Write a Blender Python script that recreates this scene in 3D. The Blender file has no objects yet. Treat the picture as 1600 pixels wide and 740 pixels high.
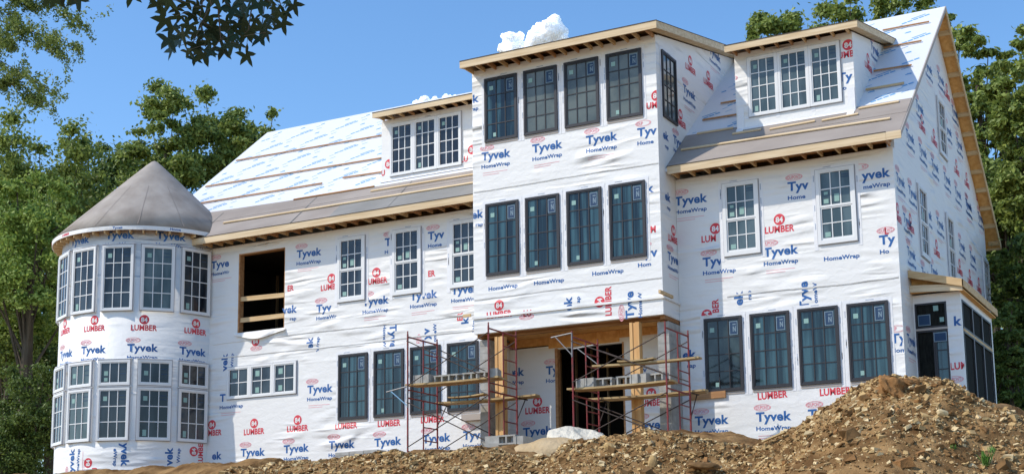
import bpy, bmesh, math, random
import numpy as np
from mathutils import Vector, Matrix
random.seed(7); RNG = np.random.default_rng(11)
S = bpy.context.scene
COL = S.collection
R_ = math.radians
# ---------------------------------------------------------------- camera
F, CX, CY = 2236.92, 800.42, 540.0
YAW, PITCH, ROLL = -0.492834, 0.166569, -0.012434
CAM = Vector((18.730, -33.8127, 1.6161))
cy_, sy_ = math.cos(YAW), math.sin(YAW)
FWD = Vector((sy_*math.cos(PITCH), cy_*math.cos(PITCH), math.sin(PITCH)))
r0 = Vector((cy_, -sy_, 0)); u0 = r0.cross(FWD)
RT = r0*math.cos(ROLL)+u0*math.sin(ROLL); UP = -r0*math.sin(ROLL)+u0*math.cos(ROLL)
cd = bpy.data.cameras.new('camera'); cam = bpy.data.objects.new('camera', cd); COL.objects.link(cam)
cam.matrix_world = Matrix(((RT.x, UP.x, -FWD.x, CAM.x), (RT.y, UP.y, -FWD.y, CAM.y), (RT.z, UP.z, -FWD.z, CAM.z), (0, 0, 0, 1)))
cd.sensor_width = 36; cd.lens = F/1600*36; cd.shift_x = (800-CX)/1600; cd.shift_y = (CY-370)/1600
cd.clip_start = .1; cd.clip_end = 5000
S.camera = cam
# ---------------------------------------------------------------- world, sun, exposure
LD = Vector((1.09, 1.0, -1.47)).normalized()            # direction the sunlight travels
EL = math.asin(-LD.z)
w = bpy.data.worlds.new('World'); S.world = w; w.use_nodes = True
nt = w.node_tree; bg = nt.nodes['Background']
sky = nt.nodes.new('ShaderNodeTexSky'); sky.sky_type = 'NISHITA'; sky.sun_disc = False
sky.sun_elevation = EL; sky.sun_rotation = math.atan2(-LD.x, -LD.y)
sky.altitude = 0; sky.air_density = 1.0; sky.dust_density = 0.3; sky.ozone_density = 3.0
hs = nt.nodes.new('ShaderNodeHueSaturation'); hs.inputs['Saturation'].default_value = 1.16; hs.inputs['Value'].default_value = .88
nt.links.new(sky.outputs[0], hs.inputs['Color']); nt.links.new(hs.outputs[0], bg.inputs[0]); bg.inputs[1].default_value = 0.15
sd = bpy.data.lights.new('sun', 'SUN'); sd.energy = 2.25; sd.angle = R_(.53); sd.color = (1, .92, .80)
so = bpy.data.objects.new('sun', sd); COL.objects.link(so)
so.rotation_euler = LD.to_track_quat('-Z', 'Y').to_euler(); so.location = (-40, -60, 60)
S.view_settings.view_transform = 'Standard'; S.view_settings.look = 'None'
S.view_settings.exposure = 0.74; S.view_settings.gamma = 1
# ---------------------------------------------------------------- helpers
def ray(u, v): return FWD + RT*((u-CX)/F) - UP*((v-CY)/F)
def at(u, v, x=None, y=None, z=None):
    d = ray(u, v)
    t = (x-CAM.x)/d.x if x is not None else (y-CAM.y)/d.y if y is not None else (z-CAM.z)/d.z
    return CAM + d*t
def mat(name, col, rough=.7, spec=.3, metal=0, noise=None, bump=None, var=None):
    """noise=(scale, colour2, detail, stretch xyz); bump=(scale,strength,dist,stretch)"""
    m = bpy.data.materials.new(name); m.use_nodes = True; t = m.node_tree; b = t.nodes['Principled BSDF']
    b.inputs['Base Color'].default_value = (*col, 1); b.inputs['Roughness'].default_value = rough
    b.inputs['Specular IOR Level'].default_value = spec; b.inputs['Metallic'].default_value = metal
    tc = t.nodes.new('ShaderNodeTexCoord')
    def noi(scale, detail, st):
        mp = t.nodes.new('ShaderNodeMapping'); mp.inputs['Scale'].default_value = st
        n = t.nodes.new('ShaderNodeTexNoise'); n.inputs['Scale'].default_value = scale; n.inputs['Detail'].default_value = detail
        t.links.new(tc.outputs['Object'], mp.inputs[0]); t.links.new(mp.outputs[0], n.inputs['Vector']); return n
    if noise:
        sc, c2, det, st = noise[:4]; lo, hi = noise[4] if len(noise) > 4 else (.35, .65)
        n = noi(sc, det, st); r = t.nodes.new('ShaderNodeValToRGB')
        r.color_ramp.elements[0].position = lo; r.color_ramp.elements[0].color = (*col, 1)
        r.color_ramp.elements[1].position = hi; r.color_ramp.elements[1].color = (*c2, 1)
        t.links.new(n.outputs[0], r.inputs[0]); t.links.new(r.outputs[0], b.inputs['Base Color'])
    if bump:
        prev = None
        for (sc, strg, dist, st, det) in bump:
            n = noi(sc, det, st); bp = t.nodes.new('ShaderNodeBump')
            bp.inputs['Strength'].default_value = strg; bp.inputs['Distance'].default_value = dist
            t.links.new(n.outputs[0], bp.inputs['Height'])
            if prev: t.links.new(prev.outputs[0], bp.inputs['Normal'])
            prev = bp
        t.links.new(prev.outputs[0], b.inputs['Normal'])
    return m
WR = [(1.1, .75, .10, (.55, 1, 1.5), 3), (4.5, .55, .03, (.6, 1, 1.4), 4)]      # wrinkles of the wrap
def wrapmat(name, col, c2=None, r=.45):
    """house wrap: folds made of distorted ridged noise"""
    m = bpy.data.materials.new(name); m.use_nodes = True; t = m.node_tree; b = t.nodes['Principled BSDF']
    b.inputs['Base Color'].default_value = (*col, 1); b.inputs['Roughness'].default_value = r
    b.inputs['Specular IOR Level'].default_value = .25
    tc = t.nodes.new('ShaderNodeTexCoord'); prev = None
    for rot, st, sc, strg, dist, lo in (((0, .45, 0), (.5, .5, 2.0), 1.1, .9, .17, 1), ((0, -.7, 0), (.28, .28, 2.4), 1.9, .9, .11, 1), ((0, .1, 0), (1, 1, 1.6), 5, .28, .04, 0)):
        mp = t.nodes.new('ShaderNodeMapping'); mp.inputs['Scale'].default_value = st; mp.inputs['Rotation'].default_value = rot
        n = t.nodes.new('ShaderNodeTexNoise'); n.inputs['Scale'].default_value = sc; n.inputs['Detail'].default_value = 3; n.inputs['Distortion'].default_value = .6
        if lo:
            n.noise_type = 'RIDGED_MULTIFRACTAL'
            n.inputs['Detail'].default_value = 2.5
        t.links.new(tc.outputs['Object'], mp.inputs[0]); t.links.new(mp.outputs[0], n.inputs['Vector'])
        h = n.outputs[0]
        bp = t.nodes.new('ShaderNodeBump'); bp.inputs['Distance'].default_value = dist
        if lo:   # folds are stronger in some places than in others
            n2 = t.nodes.new('ShaderNodeTexNoise'); n2.inputs['Scale'].default_value = .55; n2.inputs['Detail'].default_value = 2
            mr = t.nodes.new('ShaderNodeMapRange'); mr.inputs[1].default_value = .42; mr.inputs[2].default_value = .62; mr.inputs[3].default_value = .05*strg; mr.inputs[4].default_value = strg
            t.links.new(tc.outputs['Object'], n2.inputs['Vector']); t.links.new(n2.outputs[0], mr.inputs[0]); t.links.new(mr.outputs[0], bp.inputs['Strength'])
        else: bp.inputs['Strength'].default_value = strg
        t.links.new(h, bp.inputs['Height'])
        if prev: t.links.new(prev.outputs[0], bp.inputs['Normal'])
        prev = bp
    t.links.new(prev.outputs[0], b.inputs['Normal'])
    return m
M = {}
M['wrap'] = wrapmat('house_wrap', (.80, .79, .765))
M['blue'] = wrapmat('ink_blue', (.035, .13, .36)); M['red'] = wrapmat('ink_red', (.66, .06, .08))
M['pink'] = wrapmat('ink_pink', (.78, .33, .37)); M['grey_ink'] = wrapmat('ink_grey', (.32, .38, .48)); M['black_ink'] = wrapmat('ink_dark', (.03, .035, .05))
M['tape'] = mat('flashing_tape', (.78, .78, .79), .5, .3, bump=[(9, .5, .02, (1, 1, 1), 3)])
M['lam'] = mat('roof_underlay', (.72, .74, .77), .5, .25, bump=[(1.5, .3, .03, (1, 1, 1), 3)])
M['rblue'] = mat('underlay_ink', (.16, .38, .62), .6)
M['felt'] = mat('brown_felt', (.29, .25, .22), .9, .15, noise=(1.2, (.36, .315, .28), 5, (.5, 1, 1)), bump=[(2.2, .35, .03, (.5, 1, 1), 4)])
M['cone'] = mat('grey_brown_felt', (.29, .25, .215), .95, .1, noise=(1.6, (.43, .385, .34), 8, (1, 1, .5), (.3, .7)), bump=[(1.6, .4, .05, (1, 1, 1), 4), (40, .5, .01, (1, 1, 1), 4)])
M['felt2'] = mat('grey_felt', (.22, .215, .20), .9, .15, noise=(1.2, (.29, .28, .265), 5, (.5, 1, 1)), bump=[(2.2, .3, .03, (.5, 1, 1), 4)])
M['wood'] = mat('new_lumber', (.56, .37, .18), .75, .2, noise=(2.5, (.68, .50, .28), 6, (.5, 3, 6)))
M['pine'] = mat('pale_lumber', (.60, .44, .26), .75, .2, noise=(2.5, (.74, .59, .39), 6, (.4, 3, 6)))
M['beam'] = mat('shaded_beam_lumber', (.26, .12, .045), .75, .2, noise=(3, (.38, .19, .08), 5, (.3, 4, 4)))  # darker copy of the brown lumber, shade under the tower painted in
M['osb'] = mat('osb_sheathing', (.66, .33, .10), .8, .2, noise=(9, (.80, .46, .17), 6, (1, 1, 1)))
M['joist'] = mat('brown_lumber', (.36, .18, .08), .75, .2, noise=(3, (.50, .27, .12), 5, (.3, 4, 4)))
M['post'] = mat('cedar_post', (.62, .34, .13), .7, .25, noise=(3, (.74, .47, .21), 6, (5, 5, .4)))
M['plank'] = mat('weathered_plank', (.34, .23, .11), .85, .15, noise=(3, (.56, .42, .22), 7, (.5, 5, 5)))
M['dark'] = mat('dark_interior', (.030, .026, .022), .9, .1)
M['stud'] = mat('interior_stud', (.40, .27, .15), .9, .1)
M['wframe'] = mat('white_vinyl', (.76, .76, .75), .4, .4)
M['bframe'] = mat('black_vinyl', (.028, .026, .030), .45, .4)
M['flange'] = mat('grey_flange', (.34, .34, .37), .6, .3)
M['sill'] = mat('raw_sill', (.45, .40, .36), .8, .2)
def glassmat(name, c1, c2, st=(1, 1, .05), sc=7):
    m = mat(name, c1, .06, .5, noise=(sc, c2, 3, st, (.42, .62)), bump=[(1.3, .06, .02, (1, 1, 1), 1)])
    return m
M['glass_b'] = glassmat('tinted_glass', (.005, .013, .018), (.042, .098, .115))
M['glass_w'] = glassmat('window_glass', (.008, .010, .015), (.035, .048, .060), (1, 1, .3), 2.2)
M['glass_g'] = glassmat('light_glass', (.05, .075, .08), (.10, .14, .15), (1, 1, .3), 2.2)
M['screen'] = mat('window_screen', (.010, .011, .010), .85, .08, noise=(30, (.020, .022, .019), 3, (1, 1, .15)))
M['mint'] = mat('mint_sticker', (.26, .42, .38), .6)
M['lblue'] = mat('label_blue', (.02, .055, .12), .6); M['lwhite'] = mat('label_white', (.20, .28, .34), .6)
M['cmu'] = mat('concrete_block', (.33, .32, .29), .95, .1, noise=(6, (.44, .43, .40), 6, (1, 1, 1)), bump=[(45, .4, .01, (1, 1, 1), 4)])
M['rust'] = mat('red_painted_steel', (.25, .035, .035), .55, .4, noise=(6, (.13, .05, .04), 5, (1, 1, 1), (.45, .7)))
M['steel'] = mat('dark_steel', (.05, .035, .03), .6, .4, metal=.3)
M['galv'] = mat('galvanised_steel', (.26, .26, .26), .6, .4, metal=.5)
M['bluest'] = mat('blue_painted_steel', (.22, .42, .60), .5, .4)
M['tarp'] = mat('white_tarp', (.66, .61, .50), .5, .3, bump=[(3.5, 1, .15, (1, 1, 1), 4)])
M['sand'] = mat('masonry_sand', (.42, .30, .16), .95, .1, noise=(1.2, (.54, .41, .25), 7, (1, 1, 1)), bump=[(3, .6, .10, (1, 1, 1), 4), (14, .6, .04, (1, 1, 1), 6)])

WORG = {}                                                # world origin of each object
def reg(o, loc): WORG[o.name] = Vector(loc)
class MB:
    def __init__(s): s.v = []; s.f = []; s.m = []
    def add(s, vs, fs, m=0):
        b = len(s.v); s.v += [tuple(x) for x in vs]; s.f += [tuple(i+b for i in f) for f in fs]; s.m += [m]*len(fs); return s
    def obox(s, o, a, b, c, m=0):
        o, a, b, c = Vector(o), Vector(a), Vector(b), Vector(c)
        vs = [o, o+a, o+a+b, o+b, o+c, o+a+c, o+a+b+c, o+b+c]
        fs = [(0, 3, 2, 1), (4, 5, 6, 7), (0, 1, 5, 4), (1, 2, 6, 5), (2, 3, 7, 6), (3, 0, 4, 7)]
        if a.cross(b).dot(c) < 0: fs = [f[::-1] for f in fs]
        return s.add(vs, fs, m)
    def box(s, x0, x1, y0, y1, z0, z1, m=0): return s.obox((x0, y0, z0), (x1-x0, 0, 0), (0, y1-y0, 0), (0, 0, z1-z0), m)
    def bar(s, p, q, w, h, m=0, up=(0, 0, 1)):
        p, q = Vector(p), Vector(q); d = (q-p); n = Vector(up); a = d.cross(n).normalized()*w; b = a.cross(d).normalized()*h
        return s.obox(p-a/2-b/2, d, a, b, m)
    def tube(s, p, q, r, n=8, m=0, r2=None):
        p, q = Vector(p), Vector(q); d = (q-p).normalized(); a = d.orthogonal().normalized(); b = d.cross(a); r2 = r if r2 is None else r2
        vs = [p+(a*math.cos(t)+b*math.sin(t))*r for t in [2*math.pi*i/n for i in range(n)]]+[q+(a*math.cos(t)+b*math.sin(t))*r2 for t in [2*math.pi*i/n for i in range(n)]]
        fs = [(i, (i+1) % n, n+(i+1) % n, n+i) for i in range(n)]+[tuple(range(n))[::-1], tuple(range(n, 2*n))]
        return s.add(vs, fs, m)
    def prism(s, pts, ext, m=0):
        pts = [Vector(p) for p in pts]; ext = Vector(ext); n = len(pts)
        return s.add(pts+[p+ext for p in pts], [tuple(range(n))[::-1], tuple(range(n, 2*n))]+[(i, (i+1) % n, n+(i+1) % n, n+i) for i in range(n)], m)
    def build(s, name, mats, parent=None, smooth=False, loc=None):
        me = bpy.data.meshes.new(name)
        org = Vector(loc) if loc is not None else (WORG.get(parent.name, Vector((0, 0, 0))) if parent else Vector((0, 0, 0)))
        me.from_pydata([(x-org.x, y-org.y, z-org.z) for x, y, z in s.v], [], s.f)
        for k in (mats if isinstance(mats, (list, tuple)) else [mats]): me.materials.append(M[k] if isinstance(k, str) else k)
        me.polygons.foreach_set('material_index', s.m)
        me.polygons.foreach_set('use_smooth', [bool(smooth)]*len(me.polygons))
        me.update(); o = bpy.data.objects.new(name, me); COL.objects.link(o)
        if loc is not None: o.location = org
        if parent: o.parent = parent
        reg(o, org)
        return o
def tag(o, label=None, cat=None, group=None, kind=None):
    if label: o['label'] = label
    if cat: o['category'] = cat
    if group: o['group'] = group
    if kind: o['kind'] = kind
    return o
def empty(name, loc, label, cat, group=None):
    o = bpy.data.objects.new(name, None); COL.objects.link(o); o.location = loc; o.empty_display_size = .3; reg(o, loc)
    return tag(o, label, cat, group)
def mesh_np(name, V, Fq, mi, mats, parent=None, smooth=False, loc=(0, 0, 0)):
    k = Fq.shape[1]; me = bpy.data.meshes.new(name); me.vertices.add(len(V)); me.vertices.foreach_set('co', (V-np.array(loc)).astype(np.float32).ravel())
    me.loops.add(Fq.size); me.loops.foreach_set('vertex_index', Fq.astype(np.int32).ravel())
    me.polygons.add(len(Fq)); me.polygons.foreach_set('loop_start', np.arange(0, Fq.size, k, dtype=np.int32))
    for a in mats: me.materials.append(M[a] if isinstance(a, str) else a)
    me.polygons.foreach_set('material_index', mi.astype(np.int32))
    me.update(calc_edges=True)
    me.polygons.foreach_set('use_smooth', [bool(smooth)]*len(Fq))
    o = bpy.data.objects.new(name, me); COL.objects.link(o)
    if parent: o.parent = parent
    else: o.location = loc
    reg(o, loc); return o
# ---------------------------------------------------------------- lettering
_tc = {}
def glyphs(txt, bold):
    k = (txt, bold)
    if k not in _tc:
        c = bpy.data.curves.new('t', 'FONT'); c.body = txt; c.size = 1; c.offset = bold; c.resolution_u = 3; c.space_character = 1.0+bold
        o = bpy.data.objects.new('t', c); COL.objects.link(o); dg = bpy.context.evaluated_depsgraph_get()
        me = o.evaluated_get(dg).to_mesh(); vs = [(v.co.x, v.co.y) for v in me.vertices]; fs = [tuple(p.vertices) for p in me.polygons]
        o.evaluated_get(dg).to_mesh_clear(); bpy.data.objects.remove(o); bpy.data.curves.remove(c)
        xs = [v[0] for v in vs]; x0, x1 = min(xs), max(xs)
        _tc[k] = ([((x-x0)/(x1-x0), y) for x, y in vs], fs, x1-x0)
    return _tc[k]
WID = {}
def put(mb, mp, txt, s0, t0, width, cap, mi, rot=0, n=0.004, bold=.03, c0=(0, 0)):
    """lettering, left edge s0, baseline t0; mp maps (s,t,n) to a point; rot turns the stamp round c0"""
    vs, fs, _ = glyphs(txt, bold); k = cap/.70
    out = []
    for x, y in vs:
        s, t = s0+x*width, t0+y*k
        if rot: s, t = c0[0]+(s*math.cos(rot)-t*math.sin(rot)), c0[1]+(s*math.sin(rot)+t*math.cos(rot))
        else: s, t = c0[0]+s, c0[1]+t
        out.append(mp(s, t, n))
    mb.add(out, fs, mi)
def disc(mb, mp, s0, t0, rx, ry, mi, rot, c0, n=.004, k=22, ring=None):
    P = []
    for i in range(k):
        a = 2*math.pi*i/k; P.append((s0+rx*math.cos(a), t0+ry*math.sin(a)))
    def tr(s, t, nn):
        return mp(c0[0]+s*math.cos(rot)-t*math.sin(rot), c0[1]+s*math.sin(rot)+t*math.cos(rot), nn)
    if ring:
        Q = [(s0+(s-s0)*ring, t0+(t-t0)*ring) for s, t in P]
        mb.add([tr(s, t, n) for s, t in P]+[tr(s, t, n) for s, t in Q], [(i, (i+1) % k, k+(i+1) % k, k+i) for i in range(k)], mi)
    else: mb.add([tr(s, t, n) for s, t in P], [tuple(range(k))], mi)
INK = ['blue', 'red', 'pink', 'grey_ink', 'wrap', 'black_ink']
FULL = {'Tyvek': .90, 'HomeWrap': .88, 'LUMBER': .76, 'DUPONT': .36}
def frac(full, sub):
    """start and width of part of a word inside the whole word"""
    _, _, W = glyphs(full, .03); i = full.find(sub); _, _, w2 = glyphs(sub, .03)
    if i == 0: return 0, w2/W
    _, _, w1 = glyphs(full[i:], .03)
    return 1-w1/W, w2/W
def stamp(mb, mp, c, kind, rot=0, words=None, sc=1.0, jitter=True):
    """kind T: oval mark, Tyvek, HomeWrap;  L: 84 in a disc over LUMBER. c is the centre of the main word"""
    if jitter: rot += random.uniform(-.02, .02)
    ink = 0
    W = words if words is not None else (['DUPONT', 'Tyvek', 'HomeWrap', '-'] if kind == 'T' else ['84', 'LUMBER'])
    for wd in W:
        if wd == '-':
            for dy, a, b in ((-.47, -.40, .35), (-.53, -.40, .10)):
                put_bar(mb, mp, a*sc, b*sc, dy*sc, .012, 2, rot, c)
            continue
        if wd == '84':
            disc(mb, mp, 0, .235*sc, .145*sc, .145*sc, 1, rot, c)
            put(mb, mp, '84', -.095*sc, .165*sc, .19*sc, .135*sc, 4, rot, .007, .035, c); continue
        for full in FULL:
            if wd in full and wd: break
        a, b = frac(full, wd); Wd = FULL[full]*sc; s0 = -Wd/2+a*Wd
        if full == 'Tyvek': put(mb, mp, wd, s0, -.10*sc, b*Wd, .22*sc, 0, rot, .004, .034, c)
        elif full == 'HomeWrap': put(mb, mp, wd, s0-.01, -.33*sc, b*Wd, .10*sc, 0, rot, .004, .03, c)
        elif full == 'LUMBER': put(mb, mp, wd, s0, -.09*sc, b*Wd, .165*sc, 1, rot, .004, .034, c)
        elif full == 'DUPONT':
            disc(mb, mp, -.28*sc, .235*sc, .22*sc, .085*sc, 2, rot, c, ring=.90); disc(mb, mp, -.28*sc, .235*sc, .19*sc, .065*sc, 2, rot, c, ring=.94)
            put(mb, mp, wd, -.44*sc+a*.32, .195*sc, b*.32*sc, .085*sc, 2, rot, .004, .03, c)
def put_bar(mb, mp, a, b, t, h, mi, rot, c):
    def tr(s, t): return mp(c[0]+s*math.cos(rot)-t*math.sin(rot), c[1]+s*math.sin(rot)+t*math.cos(rot), .004)
    mb.add([tr(a, t), tr(b, t), tr(b, t+h), tr(a, t+h)], [(0, 1, 2, 3)], mi)
# ================================================================= GROUND
YC = -7.2
crest = [(-400, 790), (150, 820), (230, 800), (285, 757), (330, 741), (440, 724), (530, 717), (600, 709), (640, 711), (700, 706), (733, 700), (760, 706), (820, 716), (862, 712), (893, 693), (940, 684), (1000, 676), (1050, 680), (1100, 690), (1140, 696), (1180, 697), (1220, 681), (1260, 656), (1300, 629), (1340, 606), (1368, 592), (1400, 587), (1450, 590), (1482, 598), (1510, 614), (1550, 634), (1600, 660), (1700, 715), (1800, 745)]
cp = [at(u, v, y=YC) for u, v in crest]
cxs = np.array([p.x for p in cp]); czs = np.array([p.z for p in cp])
def fbm(x, y, oct=5, sc=1.0, seed=0):
    out = np.zeros_like(x); a = 1.0
    rs = np.random.default_rng(seed)
    for o in range(oct):
        for k in range(4):
            th, ph = rs.uniform(0, 2*np.pi), rs.uniform(0, 2*np.pi); f = sc*2**o*rs.uniform(.7, 1.3)
            out += a*.25*np.sin((x*np.cos(th)+y*np.sin(th))*f*2*np.pi+ph+1.3*np.sin(f*2*(x*np.sin(th)-y*np.cos(th))+ph))
        a *= .52
    return out
def H(x, y):
    x = np.asarray(x, float); y = np.asarray(y, float)
    zc = np.interp(x, cxs, czs)
    front = YC-y
    base = 1.0+np.clip((y+34)/24, -2, 1)*1.2                      # lower land in front
    base = np.where(y < -34, 1.0-1.2*np.clip((-34-y)/24, 0, 1)*.4, base)
    base = base-1.0
    slope = zc-np.where(front > 0, front*.62+.10*np.clip(front, 0, 1)**2, 0)
    plate = 4.95 + 0*x
    back = np.clip((y-YC)/3.2, 0, 1); back = back*back*(3-2*back)
    z = np.where(front > 0, np.maximum(base, slope), zc*(1-back)+np.minimum(plate, zc+.3+10*(x < -4))*back)
    z = np.where((front <= 0), np.minimum(z, np.maximum(zc, plate)), z)
    far = np.clip((np.abs(x)-24)/20, 0, 1)
    z = np.where(front <= 0, z*(1-far)+4.6*far, z)
    rough = np.exp(-((y-YC)/6.0)**2)
    z = z+rough*(.07*fbm(x, y, 4, .55, 3)+.06*fbm(x, y, 3, 2.0, 5)+.02*fbm(x, y, 2, 4.2, 6))
    return z
def grid(x0, x1, y0, y1, dx, dy):
    xs = np.arange(x0, x1+dx/2, dx); ys = np.arange(y0, y1+dy/2, dy); X, Y = np.meshgrid(xs, ys); nx, ny = len(xs), len(ys)
    i = np.arange(nx*ny).reshape(ny, nx); Fq = np.stack([i[:-1, :-1], i[:-1, 1:], i[1:, 1:], i[1:, :-1]], -1).reshape(-1, 4)
    return X, Y, Fq
M['grass'] = mat('site_ground', (.38, .29, .18), .95, .1, noise=(.25, (.50, .40, .27), 8, (1, 1, 1)))
M['dirt'] = mat('excavated_dirt', (.13, .068, .026), .97, .1, noise=(1.9, (.34, .205, .088), 9, (1, 1, 1)), bump=[(7, .9, .06, (1, 1, 1), 6), (30, .7, .02, (1, 1, 1), 5)])
X, Y, Fq = grid(-16, 24, -16, -.2, .1, .1)
Z = H(X, Y)
tag(mesh_np('dirt_mound', np.stack([X, Y, Z], -1).reshape(-1, 3), Fq, np.zeros(len(Fq)), ['dirt'], smooth=True), kind='structure')
# land sheet to the horizon (kept just under the dirt)
gx = np.concatenate([[-900, -400, -200, -120, -80, -60, -45, -35], np.arange(-28, 36, 2.), [45, 60, 80, 120, 200, 400, 900]])
gy = np.concatenate([[-900, -400, -200, -120, -80, -60, -48], np.arange(-40, 30, 2.), [40, 60, 80, 120, 200, 400, 900]])
X, Y = np.meshgrid(gx, gy); Z = H(X, Y)-.12
inn = (X > -17) & (X < 25) & (Y > -17) & (Y < 3); Z = np.where(inn, Z-.55, Z)
far = np.clip((Y-20)/60, 0, 1); Z = Z+far*1.5
nx, ny = len(gx), len(gy); i = np.arange(nx*ny).reshape(ny, nx); Fq = np.stack([i[:-1, :-1], i[:-1, 1:], i[1:, 1:], i[1:, :-1]], -1).reshape(-1, 4)
tag(mesh_np('ground', np.stack([X, Y, Z], -1).reshape(-1, 3), Fq, np.zeros(len(Fq)), ['grass'], smooth=True), kind='structure')
# ================================================================= HOUSE
house = empty('house', (0, 0, 5), 'large white house wrapped in printed building paper, round turret at left and tall centre bay', 'house')
YL, YT = -.306, -1.083; ZB = 4.4; XR, XL = 11.089, -12.3; XTR = 5.45; D = 12.0
SL = 5/6
def zroofR(y): return 12.143+SL*(y+.672)
def zroofL(y): return 12.143+SL*(y+.978)
XM = 2.7; YRg = 6.0
ZRR, ZRL = zroofR(6.0), zroofL(6.0)
def wallobj(name, mb, parent=house, mats='wrap'): return mb.build(name, mats, parent)
# --- front wall of the left wing with the unfinished opening
OP = (at(372.5, 396, y=YL), at(446.3, 387, y=YL), at(372, 520, y=YL), at(443.5, 515, y=YL))
ox0, ox1 = (OP[0].x+OP[2].x)/2, (OP[1].x+OP[3].x)/2; oz1, oz0 = (OP[0].z+OP[1].z)/2, (OP[2].z+OP[3].z)/2
TH = .18
mb = MB(); zt = 11.98
mb.box(XL, ox0, YL, YL+TH, ZB, zt); mb.box(ox1, -.004, YL, YL+TH, ZB, zt); mb.box(ox0, ox1, YL, YL+TH, ZB, oz0); mb.box(ox0, ox1, YL, YL+TH, oz1, zt)
wall_L = wallobj('wall', mb)
mb = MB().box(XTR+.004, XR, 0, TH, ZB, 12.0); wall_R = wallobj('wall', mb)
# gable wall right (front slope to ridge to back slope)
mb = MB(); zz = lambda y: zroofR(y)-.16
mb.prism([(XR, TH+.003, ZB), (XR, D, ZB), (XR, D, zz(0)), (XR, 6.0, zz(6.0)), (XR, TH+.003, zz(TH))], (-.18, 0, 0)); wall_G = wallobj('gable_wall', mb)
mb = MB(); zl = lambda y: zroofL(y)-.16
mb.prism([(XL+.004, YL+TH+.003, ZB), (XL+.004, D, ZB), (XL+.004, D, zl(0)), (XL+.004, 6.0, zl(6.0)), (XL+.004, YL+TH+.003, zl(YL))], (.18, 0, 0)); wallobj('gable_wall', mb)
mb = MB().box(XL, XR-.19, D-.2, D-.004, ZB, 11.8); wallobj('wall', mb)
# interior behind the opening
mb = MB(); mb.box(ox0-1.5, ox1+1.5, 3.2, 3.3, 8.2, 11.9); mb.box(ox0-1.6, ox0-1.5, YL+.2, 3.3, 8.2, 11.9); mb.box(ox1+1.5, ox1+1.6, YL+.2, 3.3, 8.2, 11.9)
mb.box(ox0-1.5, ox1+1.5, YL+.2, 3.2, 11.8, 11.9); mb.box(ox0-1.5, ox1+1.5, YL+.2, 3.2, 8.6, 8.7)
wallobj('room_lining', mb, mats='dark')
mb = MB()
for k in range(9): mb.box(ox0-1.2+k*.48, ox0-1.16+k*.48, 3.08, 3.18, 8.7, 11.8)
mb.box(ox0-1.4, ox1+1.4, 3.07, 3.18, 9.3, 9.36); wallobj('stud_wall', mb, mats='stud')
mb = MB(); mb.box(ox0+.003, ox0+.05, YL-.003, YL+.2, oz0, oz1); mb.box(ox1-.03, ox1-.003, YL+.01, YL+.2, oz0, oz1); mb.box(ox0+.05, ox1-.03, YL+.005, YL+.2, oz1-.035, oz1-.002)
wallobj('opening_frame', mb, mats='joist')
for (v0, v1, u0, u1) in ((464, 457, 373, 444.5), (497, 489, 373, 443.5)):
    a, b = at(u0, v0+3, y=YL+.06), at(u1, v1+3, y=YL+.06)
    wallobj('guard_rail', MB().obox((ox0+.05, YL+.05, a.z-.08), (ox1-ox0-.08, 0, b.z-a.z), (0, .04, 0), (0, 0, .14)), mats='wood')
# torn wrap hanging under the opening
mb = MB(); NX = 14; P = []
for j in range(5):
    for i_ in range(NX+1):
        s = i_/NX; drop = (.10+.22*math.sin(s*3.1)**2*(1-s*.6))*j/4
        P.append((ox0-.05+s*(ox1-ox0+.1), YL-.03-.05*math.sin(s*9+j)*(j/4)-.02*j, oz0+.03-drop))
mb.add(P, [(j*(NX+1)+i_, j*(NX+1)+i_+1, (j+1)*(NX+1)+i_+1, (j+1)*(NX+1)+i_) for j in range(4) for i_ in range(NX)])
mb.build('loose_wrap', 'wrap', house, smooth=True)
# --- centre tower
ZT0, ZT1 = 8.28, 15.62
def zTR(y): return 15.70+.213*(y+1.7)
mb = MB(); mb.box(0, XTR, YT, YT+.15, ZT0, ZT1); wall_T = wallobj('tower_wall', mb)
mb = MB(); mb.prism([(XTR-.002, YT+.152, ZT0+.002), (XTR-.002, .06, ZT0+.002), (XTR-.002, 5.3, 12.4), (XTR-.002, 5.3, zTR(5.3)-.17), (XTR-.002, YT+.152, zTR(YT)-.17)], (-.15, 0, 0)); wall_TS = wallobj('tower_wall', mb)
mb = MB(); mb.prism([(.002, YT+.152, ZT0+.002), (.002, .06, ZT0+.002), (.002, 5.3, 12.4), (.002, 5.3, zTR(5.3)-.17), (.002, YT+.152, zTR(YT)-.17)], (.15, 0, 0)); wallobj('tower_wall', mb)
# belt trim round the tower foot
mb = MB(); zb0 = 8.71
mb.box(-.03, XTR+.05, YT-.05, YT-.003, zb0-.03, zb0+.03); mb.box(XTR+.003, XTR+.05, YT-.003, -.003, zb0-.03, zb0+.03)
mb.build('belt_trim', 'wrap', wall_T)
mb = MB(); mb.box(XTR+.002, XTR+.06, YT-.30, YT+.55, zb0+.05, zb0+.13); mb.box(-.30, -.06, YT-.08, YT-.04, zb0+.05, zb0+.13); mb.build('lumber_offcut', 'wood', wall_T)
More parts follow.
